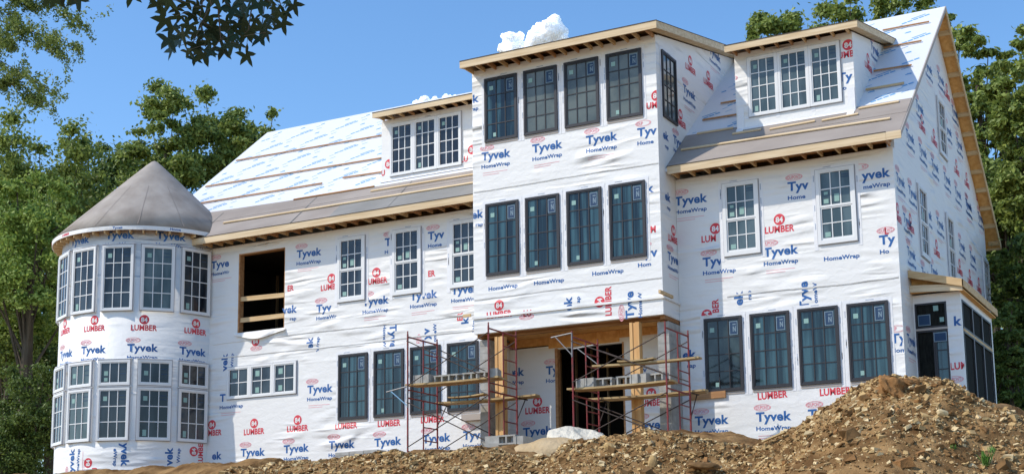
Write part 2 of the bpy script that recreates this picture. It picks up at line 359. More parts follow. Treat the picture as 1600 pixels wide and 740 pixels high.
# porch: ceiling joists, inner wall, door opening, posts, piers
ZPC = 8.30; YP = .85
mb = MB(); mb.box(-.05+.06, XTR-.155, YT+.155, YP, ZPC+.08, ZPC+.14); wallobj('porch_ceiling', mb, mats='osb')
for y0, z0 in ((YT+.16, ZT0-.02), (YT+.36, ZPC-.10)):
    wallobj('porch_beam', MB().box(.02, XTR-.16, y0, y0+.09, z0, ZPC+.07), mats='beam')
wallobj('porch_beam', MB().box(XTR-.15, XTR-.02, YT+.14, YP-.1, ZT0-.10, ZT0-.004), mats='beam')
wallobj('porch_beam', MB().box(.02, .15, YT+.14, YP-.1, ZT0-.10, ZT0-.004), mats='beam')
dx0, dx1, dz1 = 1.50, 3.47, 8.02
ipz = 8.12
mb = MB(); mb.box(.02, dx0, YP, YP+.15, ZB, ipz); mb.box(dx1, XTR-.02, YP, YP+.15, ZB, ipz+.04); mb.box(dx0, dx1, YP+.01, YP+.15, dz1, ipz+.04); wall_P = wallobj('porch_wall', mb)
wallobj('porch_header', MB().box(dx0-.25, dx1-.1, YP-.012, YP+.008, dz1+.03, ZPC+.07), mats='osb')
wallobj('porch_wall_top', MB().box(.02, XTR-.02, YP+.012, YP+.14, ipz+.04, ZPC+.08), mats='osb')
wallobj('porch_wall', MB().box(-.15, .018, YL+.19, YP+.15, ZB, ZPC)); wallobj('porch_wall', MB().box(XTR-.018, XTR+.15, TH+.01, YP+.15, ZB, ZPC))
mb = MB(); mb.box(dx0-.06, dx0+.02, YP-.015, YP+.16, ZB, dz1+.02); mb.box(dx1-.02, dx1+.03, YP-.004, YP+.16, ZB, dz1+.02); mb.build('door_frame', 'joist', house)
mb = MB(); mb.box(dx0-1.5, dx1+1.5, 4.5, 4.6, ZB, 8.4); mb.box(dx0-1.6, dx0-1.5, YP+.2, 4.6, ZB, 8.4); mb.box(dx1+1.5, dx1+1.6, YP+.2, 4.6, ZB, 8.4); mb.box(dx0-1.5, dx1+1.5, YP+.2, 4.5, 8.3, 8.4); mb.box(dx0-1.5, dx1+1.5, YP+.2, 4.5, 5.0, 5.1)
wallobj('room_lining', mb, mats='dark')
mb = MB()
for k in range(8): mb.box(dx0-1.0+k*.5, dx0-.96+k*.5, 3.0, 3.1, 5.1, 8.3)
wallobj('stud_wall', mb, mats='stud')
wallobj('porch_floor', MB().box(.02, XTR-.02, YT+.1, YP, 5.05, 5.2), mats='cmu')
for x in (at(783, 600, y=-.95).x, at(995.5, 600, y=-.95).x):
    mb = MB(); mb.box(x-.13, x-.052, YT+.04, YT+.24, 5.2, ZT0-.12); mb.box(x-.05, x+.02, YT+.06, YT+.22, 5.2, ZT0-.13); mb.box(x+.022, x+.13, YT+.04, YT+.24, 5.2, ZT0-.12); wallobj('porch_post', mb, mats='post')
def cmu_wall(x0, x1, y0, y1, z0, z1, name='block_pier'):
    mb = MB(); z = z0; k = 0
    while z < z1-.02:
        h = min(.19, z1-z); mb.box(x0, x1, y0, y1, z, z+h); mb.box(x0+.008, x1-.008, y0+.008, y1-.008, z+h, z+h+.012); z += .20; k += 1
    return mb.build(name, 'cmu', house)
cmu_wall(XTR-.30, XTR+.008, -.78, -.006, 4.6, ZT0-.14); cmu_wall(.01, .30, -.80, YL-.01, 4.6, ZT0-.14)
# --- turret
TC = Vector((-12.457, .015, 0)); TRr = 2.727
def cyl(a, z, r): return (TC.x+r*math.sin(a), TC.y-r*math.cos(a), z)
NS = 96; mb = MB()
mb.add([cyl(2*math.pi*i_/NS, ZB, TRr) for i_ in range(NS)]+[cyl(2*math.pi*i_/NS, 12.35, TRr) for i_ in range(NS)], [(i_, (i_+1) % NS, NS+(i_+1) % NS, NS+i_) for i_ in range(NS)]+[tuple(range(NS, 2*NS))])
wall_U = mb.build('turret_wall', 'wrap', house, smooth=True)
RE = 3.04; ZE = 12.39; mb = MB(); rings = [(RE, ZE-.20), (RE, ZE), (RE+.012, ZE+.004), (2.4, 13.05), (1.6, 13.82), (.8, 14.60), (.24, 15.13), (.10, 15.25)]
for r, z in rings: mb.v += [cyl(2*math.pi*i_/NS, z, r) for i_ in range(NS)]
for j in range(len(rings)-1):
    if j == 0: continue
    mb.f += [(j*NS+i_, j*NS+(i_+1) % NS, (j+1)*NS+(i_+1) % NS, (j+1)*NS+i_) for i_ in range(NS)]; mb.m += [0]*NS
mb.v.append((TC.x, TC.y, 15.30)); n0 = len(mb.v)-1; j = len(rings)-1; mb.f += [(j*NS+i_, j*NS+(i_+1) % NS, n0) for i_ in range(NS)]; mb.m += [0]*NS
roof_U = mb.build('turret_roof', 'cone', house, smooth=True)
mb = MB()
mb.add([cyl(2*math.pi*i_/NS, ZE-.13, RE+.004) for i_ in range(NS)]+[cyl(2*math.pi*i_/NS, ZE-.006, RE+.004) for i_ in range(NS)]+[cyl(2*math.pi*i_/NS, ZE-.13, RE-.03) for i_ in range(NS)]+[cyl(2*math.pi*i_/NS, ZE-.006, RE-.03) for i_ in range(NS)],
       [(i_, (i_+1) % NS, NS+(i_+1) % NS, NS+i_) for i_ in range(NS)]+[(2*NS+(i_+1) % NS, 2*NS+i_, 3*NS+i_, 3*NS+(i_+1) % NS) for i_ in range(NS)]+[(2*NS+i_, 2*NS+(i_+1) % NS, (i_+1) % NS, i_) for i_ in range(NS)])
mb.build('turret_fascia', 'wrap', roof_U)
mb = MB(); mb.add([cyl(2*math.pi*i_/NS, ZE-.05, TRr-.02) for i_ in range(NS)]+[cyl(2*math.pi*i_/NS, ZE-.05, RE-.03) for i_ in range(NS)], [(i_, (i_+1) % NS, NS+(i_+1) % NS, NS+i_) for i_ in range(NS)]); mb.build('turret_soffit', 'joist', roof_U)
mb = MB()
for i_ in range(48):
    a = 2*math.pi*i_/48; d = Vector((math.sin(a), -math.cos(a), 0)); p = Vector(TC)+d*(TRr+.003); q = Vector(TC)+d*(RE-.032); p.z = q.z = ZE-.135; q -= d*.01; mb.bar(p, q, .04, .15)
mb.build('rafter_tails', 'wood', roof_U)
# laps in the felt on the cone, fan-shaped sheets
mb = MB()
for k in range(14):
    a = k*.449+.15
    for (r1, r2, da) in ((3.06, 1.3, .02),):
        pts = []
        for t in range(9):
            f = t/8; r = r1+(r2-r1)*f; z = np.interp(r, [.24, .8, 1.6, 2.4, 3.1], [15.13, 14.60, 13.82, 13.05, 12.395]); pts.append((a+da*f, z+.005, r+.001))
        V = [cyl(a_, z_, r_) for a_, z_, r_ in pts]+[cyl(a_+.006*3/max(r_, .5), z_, r_) for a_, z_, r_ in pts]
        mb.add(V, [(i_, i_+9, i_+10, i_+1) for i_ in range(8)])
mb.build('felt_lap', 'felt', roof_U)
# --- main roofs
def slab(name, x0, x1, ya, za, yb, zb, th, mats, parent=house):
    return MB().prism([(x0, ya, za), (x0, yb, zb), (x0, yb, zb-th), (x0, ya, za-th)], (x1-x0, 0, 0)).build(name, mats, parent)
EYR, EYL = -.655, -.96; XE = 11.46; XRL = -12.62
roof_R = slab('roof', XM+.002, XE-.03, EYR, zroofR(EYR), YRg, ZRR, .10, 'lam'); roof_RB = slab('roof', XM, XE-.03, D+.66, zroofR(EYR), YRg+.002, ZRR-.002, .10, 'osb')
roof_L = slab('roof', XRL, XM-.002, EYL, zroofL(EYL), YRg, ZRL, .10, 'lam'); slab('roof', XRL, XM-.005, D+.9, zroofL(EYL), YRg+.002, ZRL-.002, .10, 'osb')
def on(zf, x0, x1, y0, y1, n0=.006, th=.006):
    """thin sheet lying on a roof slope"""
    nz = Vector((0, -SL, 1)).normalized()
    a = Vector((x0, y0, zf(y0)))+nz*n0; return MB().obox(a, (x1-x0, 0, 0), (0, y1-y0, zf(y1)-zf(y0)), nz*th)
# brown felt strips
on(zroofR, XTR+.01, XE-.025, EYR-.01, .24).build('roof_felt', 'felt', roof_R); on(zroofR, XTR+.01, XE-.022, .20, .86, .014).build('roof_felt', 'felt', roof_R)
on(zroofL, XRL, -.01, EYL-.01, -.02).build('roof_felt', 'felt', roof_L); on(zroofL, -4.9, -.01, EYL-.014, -.24, .014).build('roof_felt', 'felt2', roof_L)
mbx = MB(); nz = Vector((0, -SL, 1)).normalized()
P = [(XRL, -.06), (-.01, -.06), (-.01, .42), (-4.2, .44), (-7.19, .47), (-11.25, .62), (XRL, .66)]
mbx.prism([Vector((x, y, zroofL(y)))+nz*.014 for x, y in P], nz*.006); mbx.build('roof_felt', 'felt', roof_L)
# seams across the felt
for k, x in enumerate((-9.9, -6.3, -2.9)): on(zroofL, x, x+.03, EYL, .4, .024, .004).build('felt_lap', 'felt2', roof_L)
# underlay print
def roof_print(zf, x0, x1, y0, y1, roof, ph=0):
    nz = Vector((0, -SL, 1)).normalized(); up = Vector((0, 1, SL)).normalized(); mb = MB()
    def bar(s, t, L, h, a):
        p = Vector((s, 0, zf(0)))+up*t+nz*.004; dx = Vector((math.cos(a), 0, 0))+up*math.sin(a); dy = Vector((-math.sin(a), 0, 0))+up*math.cos(a)
        q = p+dx*L/2+dy*h/2
        for cc in (p, p+dx*L, p+dy*h, p+dx*L+dy*h):
            yy = cc.y
            if not (x0 < cc.x < x1 and y0 < yy < y1): return
        mb.add([p, p+dx*L, p+dx*L+dy*h, p+dy*h], [(0, 1, 2, 3)])
    row = 0; t = y0*1.30
    while t < y1*1.31:
        s = x0-1+(row*.83+ph) % 1.9
        while s < x1:
            A = .52
            for k in range(5): bar(s+k*.17*math.cos(A), t+k*.17*math.sin(A), .145, .085, A)
            bar(s+.22, t+.30, .42, .05, A); bar(s-.12, t-.16, .17, .025, A+.1); bar(s+1.02, t-.02, .17, .06, .2); bar(s+1.05, t+.05, .12, .03, .2)
            bar(s+.86, t+.42, .2, .03, A)
            s += 1.9
        t += .82; row += 1
    mb.build('underlay_print', 'rblue', roof)
roof_print(zroofR, XTR+.1, XE-.1, .92, 5.85, roof_R); roof_print(zroofL, XRL+.15, -.1, .68, 5.85, roof_L, .6)
# battens nailed on the slopes
def batten(zf, x0, y0, x1, y1, m, roof):
    nz = Vector((0, -SL, 1)).normalized(); a = Vector((x0, y0, zf(y0)))+nz*.045; b = Vector((x1, y1, zf(y1)))+nz*.045
    MB().bar(a, b, .06 if m == 'joist' else .08, .03, up=nz).build('roof_batten', m, roof)
for x0, y0, x1, y1, m in ((-12.38, 4.02, -4.2, 3.78, 'joist'), (-12.36, 2.43, -4.2, 2.17, 'joist'), (-12.3, 1.30, -6.67, 1.20, 'joist'), (-5.97, 1.32, -4.18, 1.24, 'joist'), (-7.18, .45, -4.21, .42, 'joist'), (-4.15, .16, -.02, .13, 'pine'), (-9.28, -.29, -.02, -.35, 'pine')): batten(zroofL, x0, y0, x1, y1, m, roof_L)
for x0, y0, x1, y1, m in ((5.62, .09, 11.09, -.05, 'pine'), (5.80, .83, 6.81, .81, 'pine'), (6.90, .49, 7.67, .48, 'pine'), (7.93, .40, 9.1, .44, 'pine'), (9.29, .40, 10.2, .44, 'pine'), (10.15, .71, 11.15, .73, 'pine'),
    (10.12, 1.67, 11.1, 1.67, 'wood'), (10.12, 2.65, 11.12, 2.6, 'joist'), (10.12, 3.95, 11.14, 3.95, 'joist'), (9.86, 5.1, 11.15, 5.08, 'joist'), (5.95, 2.35, 6.9, 2.35, 'joist'), (5.7, 1.55, 6.9, 1.52, 'joist'), (6.2, 3.4, 6.9, 3.4, 'joist')): batten(zroofR, x0, y0, x1, y1, m, roof_R)
# eaves: fascia, soffit gap, rafter tails
def eave(x0, x1, y, z, ywall, roof, tails=True, th=.16, wood='pine', drop=.17, sp=.41):
    MB().box(x0, x1, y-.035, y-.002, z-drop-.03, z-.004).build('fascia', wood, roof)
    MB().box(x0, x1, y-.048, y-.004, z-.003, z+.010).build('drip_edge', 'steel', roof)
    MB().box(x0+.02, x1-.02, y, ywall-.003, z-.052, z-.03).build('soffit', 'joist', roof)
    n = int((x1-x0)/sp)
    for k in range(n+1):
        x = x0+.06+k*(x1-x0-.12)/n+random.uniform(-.03, .03)
        MB().box(x-.02, x+.02, y+.001, ywall-.004, z-drop+.01, z-.054).build('rafter_tail', 'wood' if random.random() < .6 else 'joist', roof)
eave(XTR+.06, XE-.36, EYR, zroofR(EYR)+.02, 0, roof_R); MB().box(XE-.355, XE, EYR-.035, EYR-.002, zroofR(EYR)-.18, zroofR(EYR)+.016).build('fascia', 'pine', roof_R)
eave(-10.2, -.02, EYL, zroofL(EYL)+.02, YL, roof_L)
# rake of the right gable: bargeboards, OSB underside, lookouts
mb = MB(); up = Vector((0, 1, SL)).normalized(); dn = Vector((0, 1, -SL)).normalized()
mb.prism([(XE-.03, EYR, zroofR(EYR)+.004), (XE-.03, YRg, ZRR+.004), (XE-.03, YRg, ZRR-.13), (XE-.03, EYR, zroofR(EYR)-.12)], (.03, 0, 0)); mb.build('bargeboard', 'sill', roof_R)
yb = D+.66; mb = MB(); mb.prism([(XE-.03, YRg+.002, ZRR+.004), (XE-.03, yb, zroofR(EYR)+.004), (XE-.03, yb, zroofR(EYR)-.19), (XE-.03, YRg+.002, ZRR-.22)], (.03, 0, 0)); mb.build('bargeboard', 'wood', roof_RB)
for k in range(12):
    y = 6.5+k*.54; z = ZRR-.10-(y-6.0)*SL
    MB().prism([(XR+.01, y, z-.11), (XR+.01, y+.04, z-.11-.033), (XR+.01, y+.04, z-.036), (XR+.01, y, z-.004)], (XE-XR-.045, 0, 0)).build('lookout', 'wood', roof_RB)
MB().box(XM, XE-.031, yb, yb+.03, zroofR(EYR)-.17, zroofR(EYR)).build('fascia', 'wood', roof_RB)
# --- tower roof
def shed(x0, x1, y0, z0, sl, y1, fx0, wally, fh=.19, xw0=None, xw1=None, soff='joist', sp=.36):
    z1 = z0+sl*(y1-y0)
    ro = MB().prism([(x0, y0, z0), (x0, y1, z1), (x0, y1, z1-.05), (x0, y0, z0-.05)], (x1-x0, 0, 0)).build('dormer_roof', 'felt2', house)
    MB().box(x0, x1, y0-.035, y0-.002, z0-fh, z0+.004).build('fascia', 'pine', ro); MB().box(x0-.04, x1+.045, y0-.05, y0-.004, z0+.005, z0+.019).build('drip_edge', 'steel', ro)
    MB().prism([(x1-.02, y0-.003, z0+.006), (x1-.02, y1, z1+.006), (x1-.02, y1, z1+.019), (x1-.02, y0-.003, z0+.019)], (.068, 0, 0)).build('drip_edge', 'steel', ro)
    MB().prism([(x1, y0-.035, z0+.004), (x1, y1, z1+.004), (x1, y1, z1-fh), (x1, y0-.035, z0-fh)], (.035, 0, 0)).build('fascia', 'pine', ro)
    MB().prism([(x0-.035, y0-.035, z0+.004), (x0-.035, y1, z1+.004), (x0-.035, y1, z1-fh), (x0-.035, y0-.035, z0-fh)], (.033, 0, 0)).build('fascia', 'pine', ro)
    if xw1 is not None: MB().prism([(xw1+.004, y0, z0-fh+.03), (xw1+.004, y1, z1-fh+.03), (xw1+.004, y1, z1-fh+.06), (xw1+.004, y0, z0-fh+.06)], (x1-xw1-.006, 0, 0)).build('soffit', 'wood', ro)
    n = int((xw1-xw0)/sp)
    for k in range(n+1):
        x = xw0+.05+k*(xw1-xw0-.1)/n+random.uniform(-.03, .03)
        MB().box(x-.02, x+.02, y0+.001, wally-.004, z0-fh+.03, z0-.054).build('rafter_tail', 'wood' if random.random() < .55 else 'joist', ro)
    MB().prism([(x0, y0+.001, z0-.053), (x0, y1-.3, z1-.053-.3*sl), (x0, y1-.3, z1-.3*sl-.056), (x0, y0+.001, z0-.056)], (x1-x0-.002, 0, 0)).build('soffit', soff, ro)
    return ro
shed(.02, 5.72, -1.7, 15.70, .213, 5.55, 0, YT, .19, .02, XTR)
# --- dormers
RD = dict(x0=6.93, x1=10.07, y=.742); LDm = dict(x0=-4.16, x1=-.004, y=.703)
def dormer(x0, x1, y, ztop, zf, yroofend, slope, y0):
    zb = zf(y)
    f = MB().box(x0, x1, y, y+.12, zb-.25, ztop).build('dormer_wall', 'wrap', house)
    ye = yroofend
    zt = lambda yy: ztop+.0+(slope*(yy-y))
    for xa, sgn in ((x0+.002, 1), (x1-.002, -1)):
        g = MB().prism([(xa, y+.122, zb-.2), (xa, y+.122, zt(y+.122)), (xa, ye, zt(ye)), (xa, ye, zt(ye)-.4)], (.12*sgn, 0, 0)).build('dormer_wall', 'wrap', house)
    return f, g
wall_RD, wall_RDs = dormer(RD['x0'], RD['x1'], RD['y'], 15.40, zroofR, 4.5, .224, 0)
wall_LD, _ = dormer(LDm['x0'], LDm['x1'], LDm['y'], 15.42, zroofL, 4.4, .224, 0)
shed(6.87, 10.30, .29, 15.475, .224, 4.7, 0, RD['y'], .17, 6.93, 10.07, 'joist')
shed(-4.14, -.03, .253, 15.53, .224, 4.6, 0, LDm['y'], .15, -4.1, -.05, 'joist')
# flashing strips hanging down at the dormer foot
for x in (7.05, 9.97):
    p = Vector((x, RD['y']-.012, zroofR(RD['y'])+.42)); nz = Vector((0, -SL, 1)).normalized(); dd = Vector((0, -1, -SL)).normalized()
    mb = MB(); mb.obox(p-Vector((.09, 0, .42)), (.18, 0, 0), (0, .008, 0), (0, 0, .6)); mb.obox(Vector((x-.09, RD['y']-.012, zroofR(RD['y']-.012)))+nz*.028, (.18, 0, 0), dd*.34, nz*.006); mb.build('flashing_strip', 'tape', wall_RD)
for wl, x0, x1, y, zf in ((wall_RD, 6.93, 10.07, RD['y'], zroofR), (wall_LD, -4.16, -.02, LDm['y'], zroofL)):
    nz = Vector((0, -SL, 1)).normalized(); dd = Vector((0, -1, -SL)).normalized()
    MB().obox(Vector((x0, y, zf(y)))+nz*.021, (x1-x0, 0, 0), dd*.12, nz*.006).build('flashing_strip', 'tape', wl)
# --- sunroom at the right end
YS, XS, YSB = 1.16, 12.23, 5.30
mb = MB(); sx0, sx1 = 11.13, 11.89
mb.box(XR+.004, sx0, YS, YS+.12, ZB, 8.52); mb.box(sx1, XS, YS, YS+.12, ZB, 8.52); mb.box(sx0, sx1, YS, YS+.12, 8.31, 8.52)
mb.box(sx0, sx1, YS, YS+.12, ZB, 5.6); mb.box(XS-.12, XS-.002, YS+.122, YSB, 8.36, 8.52); mb.box(XS-.12, XS-.002, YSB-.16, YSB, ZB, 8.36); mb.box(XS-.12, XS-.002, YS+.122, YSB-.16, ZB, 5.6)
wall_S = wallobj('sunroom_wall', mb)
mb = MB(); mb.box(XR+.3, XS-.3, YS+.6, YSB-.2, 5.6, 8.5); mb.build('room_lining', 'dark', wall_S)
def swin(o, sv, nv, w, h, cols, rows, m, fr=.045, parent=house):
    pass
# roof of the sunroom
ev = .30; zc_ = 8.60
P0 = Vector((XR+.004, YS-ev, 9.10)); P1 = Vector((XS+.12, YS-ev, 8.74)); P2 = Vector((XS+.12, YSB+.1, 8.74)); P3 = Vector((XR+.004, YSB+.1, 9.10))
ro = MB().prism([P0, P1, P2, P3], (0, 0, -.05)).build('sunroom_roof', 'felt2', house)
MB().prism([P0+Vector((0, -.03, .004)), P1+Vector((.03, -.03, .004)), P1+Vector((.03, -.03, -.18)), P0+Vector((0, -.03, -.18))], (0, .028, 0)).build('bargeboard', 'wood', ro)
MB().prism([P1+Vector((.032, -.03, .004)), P2+Vector((.032, 0, .004)), P2+Vector((.032, 0, -.18)), P1+Vector((.032, -.03, -.18))], (-.03, 0, 0)).build('fascia', 'wood', ro)
MB().prism([(XR+.004, YS-ev+.03, 8.73), (XS+.11, YS-ev+.03, 8.64), (XS+.11, YS-ev+.03, 8.48), (XR+.004, YS-ev+.03, 8.56)], (0, .04, 0)).build('soffit_board', 'pine', ro)
MB().box(XS+.004, XS+.116, YS-ev+.08, YSB, 8.50, 8.53).build('soffit', 'osb', ro)
MB().box(XR+.004, XS, YS-ev+.08, YS-.004, 8.56, 8.585).build('soffit', 'osb', ro)
MB().prism([(XR+.004, YS-.02, 8.6), (XS, YS-.02, 8.6), (XS, YS-.02, 8.72), (XR+.004, YS-.02, 9.03)], (0, .02, 0)).build('gable_panel', 'osb', ro)
# ================================================================= WINDOWS
class L:
    """local frame of a wall: s to the right, t up, n outward"""
    def __init__(s, o, sv, nv): s.o, s.s, s.n, s.t = Vector(o), Vector(sv).normalized(), Vector(nv).normalized(), Vector((0, 0, 1))
    def p(s, a, b, c): return s.o+s.s*a+s.t*b+s.n*c
    def box(s, mb, s0, s1, t0, t1, n0, n1, m=0): return mb.obox(s.p(s0, t0, n0), s.s*(s1-s0), s.t*(t1-t0), s.n*(n1-n0), m)
def ring(mb, F_, s0, s1, t0, t1, w, n0, n1, m=0, wb=None, wt=None):
    wb = w if wb is None else wb; wt = w if wt is None else wt
    F_.box(mb, s0, s0+w, t0, t1, n0, n1, m); F_.box(mb, s1-w, s1, t0, t1, n0, n1, m); F_.box(mb, s0+w, s1-w, t0, t0+wb, n0, n1, m); F_.box(mb, s0+w, s1-w, t1-wt, t1, n0, n1, m)
def grille(mb, F_, s0, s1, t0, t1, c, r, w, n0, n1):
    for k in range(1, c): s = s0+(s1-s0)*k/c; F_.box(mb, s-w/2, s+w/2, t0, t1, n0, n1)
    for k in range(1, r): t = t0+(t1-t0)*k/r; F_.box(mb, s0, s1, t-w/2, t+w/2, n0, n1-.002)
def stick(F_, par, s, t, w, h, m='mint', n=.018, name='sticker'):
    mb = MB(); F_.box(mb, s, s+w, t, t+h, n, n+.003); return mb.build(name, m, par)
def nlabel(F_, par, s, t, w, h):
    mb = MB(); F_.box(mb, s, s+w, t, t+h, .018, .020, 1); F_.box(mb, s+.018, s+w-.018, t+.018, t+h-.018, .0205, .022, 0)
    a, b = s+w*.42, t+h*.22
    F_.box(mb, a, a+w*.10, b, b+h*.40, .0225, .024, 1); F_.box(mb, a+w*.28, a+w*.38, b, b+h*.40, .0225, .024, 1)
    mb.add([F_.p(a, b+h*.40, .0232), F_.p(a+w*.1, b+h*.40, .0232), F_.p(a+w*.38, b, .0232), F_.p(a+w*.28, b, .0232)], [(0, 3, 2, 1)], 1)
    F_.box(mb, s+w*.40, s+w*.80, t+h*.72, t+h*.80, .0225, .024, 1)
    return mb.build('label', ['lblue', 'lwhite'], par)
M['glass_t'] = mat('painted_sky_glass', (.035, .05, .05), .07, .5, noise=(1.1, (.13, .15, .13), 5, (1, 1, .8), (.38, .6)), bump=[(1.3, .06, .02, (1, 1, 1), 1)])  # blotchy sky reflection painted into the pane colour
M['glass_k'] = mat('painted_reflection_glass', (.005, .010, .013), .07, .5, noise=(2, (.045, .065, .06), 4, (1, 1, .5), (.45, .7)), bump=[(1.3, .06, .02, (1, 1, 1), 1)])  # dark pane, greenish reflection painted into its colour
def win_black(o, sv, nv, w, h, cols=3, rows=4, gl='glass_b', stickers=True, sill=True, tapes=True):
    F_ = L(o, sv, nv); mb = MB(); ring(mb, F_, 0, w, 0, h, .052, .002, .052); fr = mb.build('window', 'bframe', house)
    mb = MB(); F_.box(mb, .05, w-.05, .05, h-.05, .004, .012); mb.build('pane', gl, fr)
    mb = MB(); ring(mb, F_, .053, w-.053, .053, h-.053, .028, .0125, .038); mb.build('sash', 'bframe', fr)
    mb = MB(); grille(mb, F_, .082, w-.082, .082, h-.082, cols, rows, .024, .0125, .030); mb.build('grille', 'bframe', fr)
    if stickers:
        pw, ph = (w-.16)/cols, (h-.16)/rows
        stick(F_, fr, .09+pw*.22, h-.08-ph*.66, pw*.42, pw*.42)
        nlabel(F_, fr, w-.09-pw*.86, h-.08-ph*.90, pw*.78, ph*.80)
        if random.random() < .3: stick(F_, fr, .09+pw*.6, .13, .09, .11)
    if sill:
        mb = MB(); F_.box(mb, .01, w+.01, -.075, -.003, .002, .018); mb.build('sill', 'sill', fr)
    if tapes: tape(F_, fr, w, h)
    return fr
def tape(F_, fr, w, h, b=.10):
    mb = MB(); e = .006
    F_.box(mb, -b, -e, -.12, h+.03, .003, .006); F_.box(mb, w+e, w+b, -.12, h+.03, .003, .006); F_.box(mb, -b, w+b, h+.012, h+.012+b*.8, .003, .0065); mb.build('flashing_tape', 'tape', fr)
    mb = MB()                                              # tiny lettering strokes of the tape
    for k in range(3):
        t = random.uniform(.1, .9)*h; F_.box(mb, -b*.6, -b*.42, t, t+.16, .0065, .0075); t = random.uniform(.1, .9)*h; F_.box(mb, w+b*.42, w+b*.6, t, t+.16, .0065, .0075)
    s = random.uniform(.1, .5)*w; F_.box(mb, s, s+.2, h+.05, h+.068, .007, .008); mb.build('tape_print', 'grey_ink', fr)
def win_white(o, sv, nv, w, h, kind, cols=3, rows=4, gl='glass_w', tapes=True, par=None):
    F_ = L(o, sv, nv); par = par or house
    mb = MB(); ring(mb, F_, 0, w, 0, h, .06 if kind != 'dh' else .085, .002, .055, wb=.10 if kind == 'dh' else .06, wt=.06); fr = mb.build('window', 'wframe', par)
    mb = MB(); ring(mb, F_, -.020, w+.020, -.020, h+.020, .019, .002, .018); mb.build('nailing_flange', 'flange', fr)
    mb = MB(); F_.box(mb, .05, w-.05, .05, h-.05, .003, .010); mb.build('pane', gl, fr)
    if kind == 'dh':
        hm = h*.50
        mb = MB(); ring(mb, F_, .086, w-.086, hm-.02, h-.062, .035, .0105, .045, wb=.05); mb.build('sash', 'wframe', fr)
        mb = MB(); ring(mb, F_, .086, w-.086, .102, hm-.022, .035, .0105, .030, wb=.05); mb.build('sash', 'wframe', fr)
        mb = MB(); grille(mb, F_, .122, w-.122, hm+.03, h-.098, 3, 2, .024, .0105, .026); grille(mb, F_, .122, w-.122, .153, hm-.058, 3, 2, .024, .0105, .024); mb.build('grille', 'wframe', fr)
        pw = (w-.24)/3
        stick(F_, fr, .13+pw*.2, hm+.08, pw*.5, pw*.45, n=.012); stick(F_, fr, .13+pw*1.3, hm+.10, pw*.5, pw*.8, n=.012); stick(F_, fr, .13+pw*.2, .18, pw*.55, pw*.5, n=.012)
        if random.random() < .6: stick(F_, fr, .13+pw*.25, hm+.30, pw*.4, pw*.3, n=.012)
        for t_ in (h-.26, h-.20): stick(F_, fr, .13+pw*2.1, t_, pw*.8, .02, 'lblue', n=.012, name='label')
    else:
        mb = MB(); ring(mb, F_, .061, w-.061, .061, h-.061, .03, .0105, .040); mb.build('sash', 'wframe', fr)
        mb = MB(); grille(mb, F_, .092, w-.092, .092, h-.092, cols, rows, .024, .0105, .026); mb.build('grille', 'wframe', fr)
        pw, ph = (w-.18)/cols, (h-.18)/rows
        stick(F_, fr, .10+pw*.28, h-.10-ph*.62, pw*.45, min(pw, ph)*.5, n=.012)
        if cols == 3:
            for t_ in (.30, .55): stick(F_, fr, .10+pw*2.1, h-.10-ph*t_, pw*.72, .018, 'lblue', n=.012, name='label')
        if random.random() < .5: stick(F_, fr, .10+pw*.3, .13, pw*.4, ph*.4 if rows > 1 else .1, n=.012)
    if tapes: tape(F_, fr, w, h, .11)
    return fr
FX, NF = (1, 0, 0), (0, -1, 0)
for a, b in ((.399, 1.400), (1.608, 2.610), (2.828, 3.829), (4.047, 5.050)):
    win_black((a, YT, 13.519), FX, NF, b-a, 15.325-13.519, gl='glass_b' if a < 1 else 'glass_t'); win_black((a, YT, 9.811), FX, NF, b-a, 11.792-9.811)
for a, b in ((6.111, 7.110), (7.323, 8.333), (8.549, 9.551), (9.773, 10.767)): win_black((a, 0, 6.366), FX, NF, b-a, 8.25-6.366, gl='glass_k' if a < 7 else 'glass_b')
for a, b in ((-4.934, -3.935), (-3.714, -2.714), (-2.497, -1.514), (-1.292, -.306)): win_black((a, YL, 6.366), FX, NF, b-a, 8.25-6.366)
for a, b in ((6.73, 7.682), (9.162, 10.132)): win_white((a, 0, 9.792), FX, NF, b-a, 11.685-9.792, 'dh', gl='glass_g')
for a, b in ((-4.991, -4.037), (-3.091, -2.136), (-1.184, -.23)): win_white((a, YL, 9.792), FX, NF, b-a, 11.685-9.792, 'dh')
# triple casement
tp = [at(*q, y=YL) for q in ((355.2, 573.7), (463, 564), (356.9, 622.5), (464.7, 615))]; tx0, tx1, tz1, tz0 = (tp[0].x+tp[2].x)/2, (tp[1].x+tp[3].x)/2, (tp[0].z+tp[1].z)/2, (tp[2].z+tp[3].z)/2
for k in range(3): win_white((tx0+k*(tx1-tx0)/3, YL, tz0), FX, NF, (tx1-tx0)/3-.004, tz1-tz0, 'cas', 2, 2, tapes=False)
# dormer casements
for k in range(3): win_white((7.285+k*.82, RD['y'], 13.60), FX, NF, .815, 1.61, 'cas', 3, 4, gl='glass_g', tapes=(k == 1))
for k in range(3): win_white((-3.836+k*.818, LDm['y'], 13.65), FX, NF, .813, 1.60, 'cas', 3, 4, tapes=(k == 1))
# tower side window, gable windows
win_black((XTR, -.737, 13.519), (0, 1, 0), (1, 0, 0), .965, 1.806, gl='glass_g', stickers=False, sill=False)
for y0, y1 in ((2.435, 3.43), (5.857, 6.838)): win_white((XR, y0, 9.792), (0, 1, 0), (1, 0, 0), y1-y0, 1.893, 'dh')
win_white((XR, 5.632, 13.353), (0, 1, 0), (1, 0, 0), 1.01, 1.648, 'dh')
pz = at(1533, 396, x=XR); win_white((XR, pz.y, 9.792-.0), (0, 1, 0), (1, 0, 0), .95, 1.7, 'dh')
